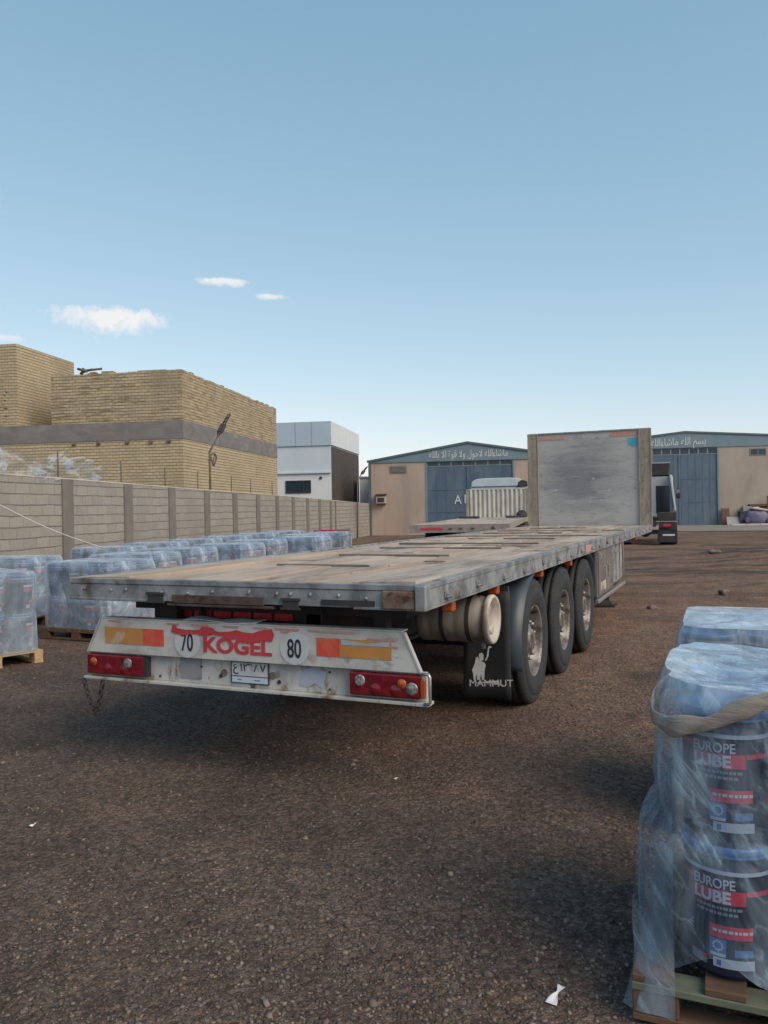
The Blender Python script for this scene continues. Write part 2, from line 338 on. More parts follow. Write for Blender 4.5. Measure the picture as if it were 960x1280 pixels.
K['junk_grey'] = M('grey board', (.30,.32,.32), (.24,.26,.26), 4, rough=.7)
K['junk_dark'] = M('dark crate', (.035,.035,.055), (.05,.045,.06), 4, rough=.7)
K['stone'] = M('brown stone', (.17,.13,.105), (.11,.085,.07), 9, rough=.95, bmp=.5)
K['paper'] = M('white paper', (.70,.70,.70), (.58,.58,.58), 9, rough=.9)
K['ac'] = M('air conditioner casing', (.42,.40,.37), (.34,.32,.30), 5, rough=.6)
K['apron'] = M('pale dusty concrete', (.22,.19,.165), (.18,.155,.135), .6, (.35,.7), rough=.95, bmp=.3, bsc=6)
K['kerb'] = M('whitewashed kerb', (.52,.51,.49), (.40,.39,.37), 1.5, rough=.9)
def ground_material():
    m, nt, b, out = node_mat('gravelly dirt'); b.inputs['Roughness'].default_value = .95; b.inputs['Specular IOR Level'].default_value = .25
    tc = nn(nt, 'ShaderNodeTexCoord'); P = tc.outputs['Object']
    big = noise(nt, P, .16, 5, .55, .5); mid = noise(nt, P, .9, 6, .6, .3); fine = noise(nt, P, 14, 8, .7); fin2 = noise(nt, P, 55, 5, .7)
    dirt = mixc(nt, ramp(nt, mid, .35, .68), (.335,.208,.140), (.24,.146,.10))
    grav = mixc(nt, ramp(nt, mid, .38, .66), (.178,.124,.096), (.118,.085,.069))
    sp = nn(nt, 'ShaderNodeSeparateXYZ'); nt.links.new(P, sp.inputs[0])
    # brown bare earth on the right and beyond, grey trodden gravel in front
    f = mth(nt, 'ADD', mth(nt, 'MULTIPLY', sp.outputs[1], .08), mth(nt, 'MULTIPLY', sp.outputs[0], .10))
    f = mth(nt, 'ADD', f, mth(nt, 'MULTIPLY', mth(nt, 'SUBTRACT', big, .5), 1.6))
    col = mixc(nt, ramp(nt, f, .38, 1.15), grav, dirt)
    col = mixc(nt, ramp(nt, noise(nt, P, 3.2, 6, .7, .6), .40, .62, 0, .42), col, (.085,.062,.052))
    # oil-darkened patches
    col = mixc(nt, ramp(nt, noise(nt, P, .42, 7, .65, 1.0), .53, .68, 0, .65), col, (.07,.054,.048))
    # wheel-turned streaks far right
    mp = nn(nt, 'ShaderNodeMapping'); mp.inputs['Scale'].default_value = (.22, 1.2, 1); mp.inputs['Rotation'].default_value = (0, 0, .1); nt.links.new(P, mp.inputs['Vector'])
    st = ramp(nt, noise(nt, mp.outputs[0], .9, 6, .65, .4), .48, .60, 0, .85)
    far = ramp(nt, sp.outputs[1], 12, 18)
    col = mixc(nt, mth(nt, 'MULTIPLY', st, far), col, (.07,.05,.042))
    # dry dust drifts
    col = mixc(nt, ramp(nt, noise(nt, P, .33, 7, .65, 1.0), .50, .66, 0, .5), col, (.21,.155,.12))
    dn = nn(nt, 'ShaderNodeTexNoise'); dn.inputs['Scale'].default_value = 11; dn.inputs['Detail'].default_value = 4; nt.links.new(P, dn.inputs['Vector'])
    dv_ = nn(nt, 'ShaderNodeVectorMath', operation='MULTIPLY_ADD'); nt.links.new(dn.outputs['Color'], dv_.inputs[0]); dv_.inputs[1].default_value = (.035,.035,.035); nt.links.new(P, dv_.inputs[2])
    hs_ = []
    for sc_, amt in ((34, .27), (85, .30)):
        vo = nn(nt, 'ShaderNodeTexVoronoi'); vo.inputs['Scale'].default_value = sc_; vo.inputs['Randomness'].default_value = 1; nt.links.new(dv_.outputs[0], vo.inputs['Vector'])
        vc = nn(nt, 'ShaderNodeSeparateColor'); nt.links.new(vo.outputs['Color'], vc.inputs[0])
        tone = ramp(nt, vc.outputs[0], 0, 1, 1-amt, 1+amt*1.25)
        tone = mth(nt, 'MULTIPLY', tone, ramp(nt, vo.outputs['Distance'], .35, .8, 1.03, .74))
        cc = nn(nt, 'ShaderNodeCombineColor')
        for k in range(3): nt.links.new(tone, cc.inputs[k])
        col = mixc(nt, 1.0, col, cc.outputs[0], 'MULTIPLY'); hs_.append(mth(nt, 'MULTIPLY', mth(nt, 'SUBTRACT', 1., vo.outputs['Distance']), vc.outputs[1]))
    col = mixc(nt, ramp(nt, fine, .46, .80, .0, .5), col, (.075,.055,.046))
    nt.links.new(col, b.inputs['Base Color'])
    h = mth(nt, 'ADD', mth(nt, 'MULTIPLY', fine, 1.), mth(nt, 'ADD', mth(nt, 'MULTIPLY', hs_[0], 1.0), mth(nt, 'MULTIPLY', hs_[1], .5)))
    bump(nt, b, h, 1.0, .03)
    return m
K['ground'] = ground_material()
def pebble_material():
    m, nt, b, out = node_mat('pebbles'); b.inputs['Roughness'].default_value = .9
    at = nn(nt, 'ShaderNodeAttribute'); at.attribute_name = 'tone'
    col = mixc(nt, at.outputs['Fac'], (.055,.042,.036), (.24,.185,.15))
    nt.links.new(col, b.inputs['Base Color']); return m
K['pebble'] = pebble_material()
# ------------------------------------------------------------------ ground
rng = np.random.default_rng(3)
_LAT = rng.random((256, 256))
def vnoise(x, y):
    xi = np.floor(x).astype(int); yi = np.floor(y).astype(int); fx = x-xi; fy = y-yi
    fx = fx*fx*(3-2*fx); fy = fy*fy*(3-2*fy)
    g = lambda a, b: _LAT[a % 256, b % 256]
    return (g(xi, yi)*(1-fx)+g(xi+1, yi)*fx)*(1-fy)+(g(xi, yi+1)*(1-fx)+g(xi+1, yi+1)*fx)*fy-.5
def ground_z(x, y):
    r = np.hypot(x, y)
    z = .03*vnoise(x*.5, y*.5)+.02*vnoise(x*1.7+9, y*1.7)*(r < 60)+.011*vnoise(x*6, y*6+3)*(r < 30)
    # churned earth, mid distance right of the trailer
    w = np.exp(-((y-22-.35*(x-8))/5.5)**2)*np.clip((x-.28*y-1.2)/2, 0, 1)
    z = z+w*(.42*np.maximum(0, vnoise(x*.35+5, y*.9)+.02)+.13*vnoise(x*1.3, y*1.9)+.06*vnoise(x*3.5, y*4))
    near = np.clip((r-1)/3, 0, 1)
    return z*np.clip((300-r)/200, 0, 1)-.018
def make_ground():
    th = np.concatenate([np.linspace(-62, 62, 380), np.linspace(62, 298, 80)[1:-1]])*math.pi/180
    rad = np.concatenate([[.02], np.geomspace(.5, 60, 430), np.geomspace(64, 3000, 60)])
    T, Q = np.meshgrid(th, rad)
    x = Q*np.sin(T); y = Q*np.cos(T); z = ground_z(x, y)
    n = len(th); v = np.stack([x, y, z], -1).reshape(-1, 3)
    i, j = np.meshgrid(np.arange(n), np.arange(len(rad)-1)); i2 = (i+1) % n
    f = np.stack([j*n+i, (j+1)*n+i, (j+1)*n+i2, j*n+i2], -1).reshape(-1, 4)[:, ::-1]
    me = bpy.data.meshes.new('ground'); me.vertices.add(len(v)); me.vertices.foreach_set('co', v.ravel())
    me.loops.add(f.size); me.loops.foreach_set('vertex_index', f.ravel()); me.polygons.add(len(f))
    me.polygons.foreach_set('loop_start', np.arange(len(f))*4); me.polygons.foreach_set('use_smooth', np.ones(len(f), bool))
    me.update(); me.validate(); me.materials.append(K['ground'])
    o = bpy.data.objects.new('ground', me); C.objects.link(o); tag(o, 'brown gravelly dirt yard', None, None, 'structure')
make_ground()
def make_pebbles():
    phi = (1+5**.5)/2
    iv = np.array([(-1,phi,0),(1,phi,0),(-1,-phi,0),(1,-phi,0),(0,-1,phi),(0,1,phi),(0,-1,-phi),(0,1,-phi),(phi,0,-1),(phi,0,1),(-phi,0,-1),(-phi,0,1)])/1.9
    it = np.array([(0,11,5),(0,5,1),(0,1,7),(0,7,10),(0,10,11),(1,5,9),(5,11,4),(11,10,2),(10,7,6),(7,1,8),(3,9,4),(3,4,2),(3,2,6),(3,6,8),(3,8,9),(4,9,5),(2,4,11),(6,2,10),(8,6,7),(9,8,1)])
    N = 42000
    ang = rng.uniform(-36, 36, N)*math.pi/180; r = 2.0*np.exp(rng.random(N)**1.15*math.log(13/2.0))
    x = r*np.sin(ang); y = r*np.cos(ang)
    # gravel lies in drifts
    dens = vnoise(x*.7+40, y*.7)+.5*vnoise(x*2.2, y*2.2+7)
    keep = rng.random(N) < np.clip(.62+dens*1.3, .12, 1); x, y, r = x[keep], y[keep], r[keep]; N = len(x)
    s = (.0028+.0065*rng.random(N)**2.6)*(1+.25*(r-2)/4); big = rng.random(N) < .006; s[big] *= 2.0
    a = rng.uniform(0, 6.28, N); s[rng.random(N) < .02] *= 1.7; sc = np.stack([s*rng.uniform(.8, 1.5, N), s*rng.uniform(.7, 1.2, N), s*rng.uniform(.45, .8, N)], -1)
    V = iv[None]*(1+.22*rng.standard_normal((N, 12, 1)))*sc[:, None]
    ca, sa = np.cos(a)[:, None], np.sin(a)[:, None]
    X = V[..., 0]*ca-V[..., 1]*sa+x[:, None]; Y = V[..., 0]*sa+V[..., 1]*ca+y[:, None]; Z = V[..., 2]+(ground_z(x, y)+s*.15)[:, None]
    v = np.stack([X, Y, Z], -1).reshape(-1, 3); f = (it[None]+12*np.arange(N)[:, None, None]).reshape(-1, 3)
    me = bpy.data.meshes.new('gravel'); me.vertices.add(len(v)); me.vertices.foreach_set('co', v.ravel())
    me.loops.add(f.size); me.loops.foreach_set('vertex_index', f.ravel()); me.polygons.add(len(f)); me.polygons.foreach_set('loop_start', np.arange(len(f))*3)
    me.update(); me.materials.append(K['pebble'])
    at = me.attributes.new('tone', 'FLOAT', 'POINT'); t = np.clip(rng.random(N)**1.6*.8+.35*(rng.random(N) < .06), 0, 1.25); at.data.foreach_set('value', np.repeat(t, 12))
    o = bpy.data.objects.new('gravel', me); C.objects.link(o); tag(o, 'loose gravel strewn over the dirt yard', 'gravel', None, 'stuff')
make_pebbles()
A_ = math.atan(158/1011); WD = Vector((math.sin(A_), math.cos(A_), 0)); WR = Vector((math.cos(A_), -math.sin(A_), 0))
def on_face(x, y, off):      # plane parallel to the boundary wall
    d = ray(x, y); P = Vector((-off, 0, 0)); k = (P-EYEP).dot(WR)/d.dot(WR); q = EYEP+d*k-P; return q.dot(WD), q.z
def on_lat(x, y, P):
    d = ray(x, y); P = Vector(P); k = (P-EYEP).dot(WD)/d.dot(WD); q = EYEP+d*k-P; return q.dot(WR), q.z
# ------------------------------------------------------------------ block boundary wall
def make_wall():
    w = empty('boundary_wall', (-9, 0, 0), -A_, 'long grey concrete block boundary wall with darker cement pilasters', 'wall')
    ks = [(2.0,2.47),(16.62,2.37),(24.27,2.30),(33.9,2.23),(42.1,2.13),(52.3,2.0)]
    top = lambda y: float(np.interp(y, [k[0] for k in ks], [k[1] for k in ks]))
    b = MB(); c = MB(); N = 60
    ys = [2+50.4*i/N for i in range(N+1)]
    for i in range(N):
        y0, y1 = ys[i], ys[i+1]; t0, t1 = top(y0), top(y1)
        b.hexa([(-.2,y0,-.1),(0,y0,-.1),(0,y1,-.1),(-.2,y1,-.1),(-.2,y0,t0),(0,y0,t0),(0,y1,t1),(-.2,y1,t1)])
        e = .006*random.random()
        c.hexa([(-.21,y0,t0+.001),(.008,y0,t0+.001),(.008,y1,t1+.001),(-.21,y1,t1+.001),(-.2,y0,t0+.022+e),(.003,y0,t0+.022+e),(.003,y1,t1+.022+e),(-.2,y1,t1+.022+e)])
    b.build('block_face', K['block'], w); c.build('mortar_cap', K['mortar'], w)
    py = [16.62-2.45*k for k in range(5, 0, -1)]+[16.62,19.26,21.75,24.27,26.73,29.18,31.58,33.91,36.31,38.59,40.98,42.1,47.77]
    for y in py:
        h = top(y)+.003; wd = .2 if y < 41.5 else .12
        MB().box((.004,y-wd,-.1),(.035,y+wd,h)).build('pilaster', K['pilaster'], w)
    return top
WALLTOP = make_wall()
for i, x in enumerate((72, 151, 206, 247, 289, 313, 340)):
    yt = (564, 576, 584, 589, 595, 598, 602)[i]
    ya, zt = on_face(x, yt, 9.1)
    z0 = WALLTOP(ya)+.02
    base = Vector((-9.1, 0, 0))+WD*ya
    o = MB().cyl((0,0,z0-.25),(.0,0,zt),.016,.014,6).build('fence_post', K['post_metal']); o.location = base
    tag(o, ['thin iron stake on the wall, tangled with torn film', 'thin iron stake on the wall left of the brick corner', 'thin iron stake on the wall below the brick band, second left of the lamp pole', 'thin iron stake just left of the bent lamp pole', 'thin iron stake on the wall just right of the bent lamp pole', 'thin iron stake on the wall, second to the right of the lamp pole', 'thin iron stake nearest the far end of the brick building'][i], 'fence post', 'iron stakes along the wall top')
def lamp_pole(px_base, px_bend, px_tip, off, label, flood):
    ya, z0 = on_face(*px_base, off); yb, zb = on_face(*px_bend, off); yt, zt = on_face(*px_tip, off)
    r = empty('lamp_pole', Vector((-off, 0, 0))+WD*ya, -A_, label, 'lamp pole')
    db, dt = yb-ya, yt-ya
    MB().tube([(0,0,0),(0,db*.5,(z0+zb)/2),(0,db,zb)], .035, 8).build('pole', K['post_metal'], r)
    e = Vector((0, dt-db, zt-zb)); L = e.length; e.normalize(); p = Vector((0, db, zb))
    MB().tube([p, p+e*L*.5], .028, 8).build('arm', K['post_metal'], r)
    n = Vector((0, -e.z, e.y)); s = Vector((1, 0, 0)); q0 = p+e*L*.42; q1 = p+e*L
    h = MB()
    for a in (-1, 1): h.tube([q0+s*.02*a, q0+e*.2+s*.09*a+n*.05*a, q1-e*.15+s*.09*a+n*.06*a, q1+s*.02*a], .022, 6)
    for k in range(5):
        c = q0+e*(L*.58*(k+.8)/6); h.tube([c-s*.09-n*.055, c+s*.09+n*.055], .02, 6)
    h.hexa([tuple(q0+e*.18+s*a+n*b_+e*c_) for c_ in (0, L*.2) for a, b_ in ((-.08,-.05),(.08,-.05),(.08,.05),(-.08,.05))])
    h.build('lamp_head', K['frame'], r)
    if flood:
        f = MB(); c = Vector((0, db+.33, zb-.22))
        ring = [c+Vector((.03*math.sin(2*t), .2*math.cos(t), .2*math.sin(t))) for t in [2*math.pi*i/14 for i in range(15)]]
        f.tube(ring, .022, 6); f.tube([(0,db,zb-.2), c-Vector((0,.2,0))], .02, 6); f.tube([c+Vector((0,-.1,-.17)), c+Vector((0,.1,.17))], .02, 6); f.tube([(0,db-.16,zb-.26),(0,db,zb-.24)], .018, 6)
        f.build('floodlight_bracket', K['post_metal'], r)
lamp_pole((263.5,640), (262,565), (286.5,517.5), 9.35, 'bent iron lamp pole with tilted head behind the block wall', True)
lamp_pole((447,660), (447,600), (458.5,583.5), 8.8, 'small far lamp pole with tilted arm beside the left warehouse', False)
def plastic_scrap(px0, px1, label, seed):
    rs = random.Random(seed); yA, zA = on_face(px0[0], px1[1], 9.1); yB, zB = on_face(px1[0], px0[1], 9.1)
    org = Vector((-9.1, 0, 0))+WD*yA
    ph = [rs.uniform(0, 6.28) for _ in range(8)]
    def fn(u, v):
        k = .55+.45*math.sin(math.pi*u)*(.6+.4*math.sin(5*u+ph[0]))
        z = zA+(zB-zA)*(v*k); y = (yB-yA)*(u+.12*math.sin(4*v+ph[1]))
        x = .10*math.sin(9*u+3*v+ph[2])+.07*math.sin(17*u-6*v+ph[3])+.05*math.sin(13*v+ph[4]+6*u)
        return (x, y+.05*math.sin(11*v+ph[5]), z+.05*math.sin(8*u+ph[6]))
    o = MB().grid(fn, 34, 20).build('plastic_film', K['film'], fix=False); o.location = org; o.rotation_euler = (0, 0, -A_)
    tag(o, label, 'plastic film', 'torn film caught on the wall top')
plastic_scrap((-30,553), (44,596), 'largest clump of torn plastic film at the left edge of the wall top', 1)
plastic_scrap((42,578), (66,598), 'low wisp of torn plastic film left of the first iron stake', 2)
plastic_scrap((68,562), (98,590), 'narrow strip of torn plastic film hooked round an iron stake', 3)
plastic_scrap((102,572), (124,603), 'lone round tuft of plastic film farthest right on the wall', 4)
# ------------------------------------------------------------------ brick building
def make_brick():
    r = empty('brick_building', (-11, 0, 0), -A_, 'unfinished yellow brick building with grey concrete band behind the wall', 'building')
    Y0, Y1 = 27.61, 38.75
    MB().box((-14,Y0,-.1),(0,Y1,4.16)).build('lower_wall', K['brick'], r)
    MB().box((-14,Y0-.02,4.161),(.02,Y1+.02,4.78)).build('concrete_band', K['concrete'], r)
    MB().box((-4.77,Y0,4.781),(0,Y1,6.46)).build('upper_wall', K['brick_up'], r)
    c = MB(); y = Y0
    while y < Y1-.05:
        l = min(random.uniform(.18,.5), Y1-y); h = random.choice((0,.0,.02,.03,.05)); c.box((-.22,y,6.462),(-.002,y+l-.01,6.475+h)); y += l
    x = -4.76
    while x < -.3:
        l = random.uniform(.18,.45); h = random.choice((0,.0,.015,.04,.07)); c.box((x,Y0+.003,6.462),(min(x+l-.01,-.23),Y0+.22,6.475+h)); x += l
    c.build('top_course', K['brick_up'], r)
    MB().box((-14,Y0+.02,4.781),(-6.06,Y0+3.8,7.66)).build('stair_tower', K['brick'], r)
    t = MB(); z = 4.79                      # toothed brick jamb waiting for the next wall
    while z < 6.45:
        d = random.uniform(.05,.32); t.box((-9.0,Y0-.02-.0,z),(-6.62+d*.7,Y0+.018,z+.085)); z += .092
    t.build('toothed_jamb', K['brick'], r)
    for x in (-4.0,-3.1,-2.05,-1.2,-.55): MB().box((x,Y0-.05,4.04),(x+.13,Y0+.05,4.12)).build('putlog_hole', K['rust'], r)  # solid dark boxes standing in for the shade inside putlog holes
    return r
make_brick()
def rooftop_pile():
    r = empty('timber_pile', Vector((-11,0,0))+WD*31.75+WR*-5.98, -A_, 'dark heap of timber and rubble on the brick roof beside the tower', 'timber pile')
    b = MB(); rs = random.Random(5)
    for i in range(16):
        p = Vector((rs.uniform(-.4,.5), rs.uniform(-.3,.3), 6.95+rs.uniform(.0,.55*(1-i/30)))); d = Vector((rs.uniform(-1,1), rs.uniform(-.6,.6), rs.uniform(-.2,.4))).normalized()*rs.uniform(.25,.55)
        b.tube([p-d, p+d], rs.uniform(.03,.06), 5)
    b.box((-.4,-.3,4.8),(.35,.3,7.0)).build('timber', K['rust'], r)
rooftop_pile()
# ------------------------------------------------------------------ white clad building
def make_white():
    r = empty('clad_building', (-11, 0, 0), -A_, 'pale blue and white clad building with dark brick side', 'building')
    Y0, Y1 = 50.5, 59.75
    MB().box((-8,Y0,-.1),(-.02,Y1,3.95)).build('lower_wall', K['panel_white'], r)
    MB().box((-8,Y0-.12,3.951),(-.019,Y1,4.05)).build('ledge', K['panel_pale'], r)
    MB().box((-8,Y0-.02,4.051),(-.02,Y1,5.66)).build('middle_wall', K['panel_pale'], r)
    MB().box((-.019,Y0+.1,-.1),(.0,Y1,5.60)).build('side_brick', K['dark_brick'], r)
    MB().box((-8,Y0-.1,5.661),(.03,Y1+.05,7.14)).build('top_band', K['panel_blue'], r)
    for i in range(4):
        a = Y0-.06+i*(Y1-Y0+.05)/4; MB().box((.031,a+.03,5.68),(.055,a+(Y1-Y0)/4-.03,7.12)).build('cladding_panel', K['panel_white'], r)
    for x in (-3.6,-2.2,-1.17): MB().box((x-.03,Y0-.115,5.68),(x+.03,Y0-.101,7.12)).build('panel_joint', K['joint'], r)
    f = MB()
    for a, b in (((-2.92,2.74),(-1.3,2.82)),((-2.92,3.46),(-1.3,3.53)),((-2.92,2.82),(-2.84,3.46)),((-1.38,2.82),(-1.3,3.46)),((-1.82,2.82),(-1.76,3.46))): f.box((a[0],Y0-.05,a[1]),(b[0],Y0-.004,b[1]))
    f = f.build('window', K['frame'], r); MB().box((-2.84,Y0-.02,2.82),(-1.38,Y0-.006,3.46)).build('pane', K['dark_glass'], f)
    MB().cyl((-.67,Y0-.06,3.66),(-.67,Y0+.01,3.66),.09,n=10).build('vent', K['frame'], r)
make_white()
r = empty('pale_shed', Vector((-8.6,0,0))+WD*57, -A_, 'low pale shed between the clad building and the left warehouse', 'shed')
MB().box((-1.9,0,-.1),(1.15,6,3.85)).build('wall', K['panel_white'], r); MB().box((-2,-.06,3.851),(1.2,6.1,3.97)).build('roof', K['joint'], r)
# ------------------------------------------------------------------ warehouses
def warehouse(P, xl, xr, xm, eave, ridge, zb, door, zd, mats, label, texts, seam, win_top):
    r = empty('warehouse', P, -A_, label, 'warehouse')
    wm = mats; D = 22
    d0, d1 = door
    w = MB(); w.box((xl,0,-.2),(d0-.12,.3,zb)); w.box((d1+.12,0,-.2),(xr,.3,zb)); w.box((xl,.3,-.2),(xl+.3,D,eave-.1)); w.box((xr-.3,.3,-.2),(xr,D,eave-.1)); w.box((xl,D,-.2),(xr,D+.3,eave-.1))
    w.build('wall', wm, r)
    g = MB().prism([(xl,-.06,zb),(xr,-.06,zb),(xr,-.06,eave),(xm,-.06,ridge),(xl,-.06,eave)], (0,.3,0)); g.build('gable', K['fascia'], r)
    e = MB()
    for a, b in (((xl-.1,eave),(xm,ridge)),((xm,ridge),(xr+.1,eave))):
        e.hexa([(a[0],-.13,a[1]-.0),(b[0],-.13,b[1]-.0),(b[0],.1,b[1]),(a[0],.1,a[1]),(a[0],-.13,a[1]+.13),(b[0],-.13,b[1]+.13),(b[0],.1,b[1]+.13),(a[0],.1,a[1]+.13)])
    e.build('gable_trim', K['fascia_edge'], r)
    rf = MB()
    for a, b in (((xl-.1,eave),(xm,ridge)),((xm,ridge),(xr+.1,eave))):
        rf.hexa([(a[0],.1,a[1]+.02),(b[0],.1,b[1]+.02),(b[0],D+.3,b[1]+.02),(a[0],D+.3,a[1]+.02),(a[0],.1,a[1]+.11),(b[0],.1,b[1]+.11),(b[0],D+.3,b[1]+.11),(a[0],D+.3,a[1]+.11)])
    rf.build('roof', K['roof'], r)
    dr = MB().box((d0,.06,-.1),(d1,.12,zd)); n = 9
    for k in range(n+1):
        x = d0+(d1-d0)*k/n; dr.box((x-.02,.048,-.1),(x+.02,.06,zd))
    dr.box((seam-.07,.015,-.1),(seam+.07,.029,zd))
    for z in (zd*.33, zd*.66): dr.box((d0,.04,z-.03),(d1,.0595,z+.03))
    dr = dr.build('door', K['door'], r)
    MB().box((d0-.12,-.02,-.2),(d0,.2,zb)).build('door_frame', K['fascia'], r); MB().box((d1,-.02,-.2),(d1+.12,.2,zb)).build('door_frame', K['fascia'], r)
    wn = MB().box((d0,.04,zd),(d1,.12,zd+.06)).box((d0,.04,win_top),(d1,.2,zb)); m = 7
    for k in range(m+1):
        x = d0+(d1-d0)*k/m; wn.box((x-.05,.05,zd+.06),(x+.05,.11,win_top))
    wn = wn.build('window_strip', K['fascia'], r)
    for k in range(m):
        xa = d0+(d1-d0)*k/m+.05; xb = d0+(d1-d0)*(k+1)/m-.05; MB().box((xa,.08,zd+.06),(xb,.1,win_top)).build('pane', K['dark_glass'], wn)
    MB().box((xl-.02,-.09,-.2),(xl+.14,-.001,zb+.0)).build('corner_pipe', K['fascia_edge'], r)
    for t in texts:
        q = t['fn']; text_mb(t['s'], t['size'], q, .004, t.get('off', 0), t.get('al', 'LEFT'), sx=t.get('sx', 1)).build('lettering', K['letter_white'], r if t.get('on') != 'door' else dr)
    return r
PL = Vector((-.920, 51.7, 0))
t1 = dict(s=arabic('ماشاءالله لاحول ولا قوة الا بالله'), size=.62, fn=lambda v: (6.35+v.x, -.068-v.z, 4.83+v.y), al='CENTER', sx=.66)
t2b = dict(s='1', size=.80, sx=.86, fn=lambda v: (5.93+v.x, .010-v.z, 1.93+v.y), on='door')
t2 = dict(s='A', size=.80, sx=.86, fn=lambda v: (5.42+v.x, -.0+.012-v.z, 1.9+v.y), on='door')
wl = warehouse(PL, 0, 12.5, 6.3, 4.64, 5.68, 4.60, (3.73,9.07), 4.26, K['render_wall'], 'beige warehouse on the left with blue door marked A 1', [t1, t2, t2b], 6.3, 4.55)
v = MB().box((1.38,-.05,3.94),(2.44,-.002,4.40)).build('vent', K['concrete'], wl)
for k in range(5): MB().box((1.44,-.07,3.99+.075*k),(2.38,-.051,4.03+.075*k)).build('slat', K['concrete'], v)
PR = Vector((22.7, 60.8, 0))
t3 = dict(s=arabic('بسم الله ماشاءالله'), size=.78, fn=lambda v: (-.48+v.x, -.068-v.z, 6.06+v.y+v.x*.02), al='CENTER', sx=.72)
wr = warehouse(PR, -8, 12, 0, 6.15, 6.98, 5.85, (-2.35,2.28), 5.33, K['render_wall2'], 'grey beige warehouse on the right with tall blue door', [t3], -.42, 5.79)
wf = MB()
for a, b in (((4.6,5.14),(5.76,5.2)),((4.6,5.6),(5.76,5.66)),((4.6,5.2),(4.67,5.6)),((5.69,5.2),(5.76,5.6)),((5.15,5.2),(5.2,5.6))): wf.box((a[0],-.03,a[1]),(b[0],-.002,b[1]))
wf = wf.build('window', K['concrete'], wr); MB().box((4.67,-.015,5.2),(5.69,-.003,5.6)).build('pane', K['dark_glass'], wf)
# wall-mounted air conditioner
ac = empty('air_conditioner', PL+WR*.80+WD*-.0, -A_, 'small boxy air conditioner on the left warehouse wall', 'air conditioner')
MB().box((-.3,-.42,2.02),(.3,-.02,2.46)).build('casing', K['ac'], ac, .02); MB().box((-.22,-.435,2.09),(.22,-.421,2.38)).build('grille', K['frame'], ac)
MB().box((-.25,-.4,1.94),(-.2,-.001,2.018)).build('bracket', K['frame'], ac); MB().box((.2,-.4,1.94),(.25,-.001,2.018)).build('bracket', K['frame'], ac)
MB().hexa([(-.36,-.5,2.52),(.36,-.5,2.52),(.36,0,2.62),(-.36,0,2.62),(-.36,-.5,2.54),(.36,-.5,2.54),(.36,0,2.64),(-.36,0,2.64)]).build('rain_hood', K['frame'], ac)
# apron and kerb in front of the right warehouse
ap = MB().grid(lambda u, v: (-9+24*u, -13.5+13.5*v+.8*math.sin(9*u)*(1-v), .01+.02*v), 40, 8).build('concrete_apron', K['apron']); ap.location = PR; ap.rotation_euler = (0,0,-A_); tag(ap, kind='structure')
kb = MB()
x = 2.6
while x < 12: kb.box((x,-2.4,0),(x+.98,-2.15,.13)); x += 1.0
kb = kb.build('kerb', K['kerb'], bevel=.01); kb.location = PR; kb.rotation_euler = (0,0,-A_); tag(kb, kind='structure')
# junk against the right warehouse
def junk(name, x, y, label, cat, parts):
    r = empty(name, PR+WR*x+WD*y, -A_, label, cat)
    for nm, b, m in parts: b.build(nm, K[m], r, .008)
    return r
def lean(w, h, t, tilt=.28): return MB().hexa([(-w/2,0,.03),(w/2,0,.03),(w/2,t,.03),(-w/2,t,.03),(-w/2,h*tilt,h),(w/2,h*tilt,h),(w/2,h*tilt+t,h),(-w/2,h*tilt+t,h)])
junk('wooden_panel', 2.75, -.55, 'reddish brown board leaning beside the right warehouse door', 'board', [('panel', lean(.55,1.25,.05), 'junk_wood')])
junk('grey_board', 3.15, -1.0, 'pale grey square board leaning low beside the blue door', 'board', [('panel', lean(.95,.62,.05), 'junk_grey')])
junk('crate', 3.85, -.75, 'dark plastic crate between grey board and purple armchair', 'crate', [('body', MB().box((-.28,-.3,.02),(.28,.3,1.0)).box((-.31,-.33,.92),(.31,.33,1.03)), 'junk_dark')])
arm = MB()
arm.grid(lambda u, v: (.82*math.cos(2*math.pi*u)*(abs(math.cos(math.pi*(v-.5))))**.35*(1), .42*math.sin(2*math.pi*u)*(abs(math.cos(math.pi*(v-.5))))**.35, .50+.48*math.sin(math.pi*(v-.5))+.04*math.sin(6*u*6.28)), 28, 14, closed_u=True)
junk('armchair', 4.75, -1.0, 'tipped over purple armchair in the junk heap', 'armchair', [('seat', arm, 'purple'), ('armrest', MB().cyl((-.75,-.42,.35),(-.75,.3,.5),.17,n=14), 'purple'), ('armrest', MB().cyl((.75,-.42,.3),(.75,.3,.4),.17,n=14), 'purple')])
junk('white_cushion', 5.0, -.7, 'pale cushion lying on the purple armchair', 'cushion', [('cushion', MB().grid(lambda u, v: (.65*math.cos(2*math.pi*u)*math.sin(math.pi*v)**.5, .35*math.sin(2*math.pi*u)*math.sin(math.pi*v)**.5, 1.14-.11*math.cos(math.pi*v)-.08*math.cos(2*math.pi*u)), 20, 8, closed_u=True), 'junk_pale')])
junk('cardboard_stack', 4.15, -.3, 'grey boxes stacked against the wall behind the crate', 'boxes', [('box', MB().box((-.35,-.2,.02),(.3,.25,.8)), 'junk_grey'), ('box', MB().box((-.2,-.18,.8),(.42,.22,1.38)), 'junk_grey')])
junk('brown_bench', 5.15, -.25, 'dark brown bench top above the purple armchair', 'bench', [('top', MB().box((-.75,-.25,1.38),(.75,.2,1.52)), 'junk_wood'), ('leg', MB().box((-.7,-.2,.02),(-.6,.15,1.378)), 'junk_wood'), ('leg', MB().box((.6,-.2,.02),(.7,.15,1.378)), 'junk_wood')])
cf = MB()
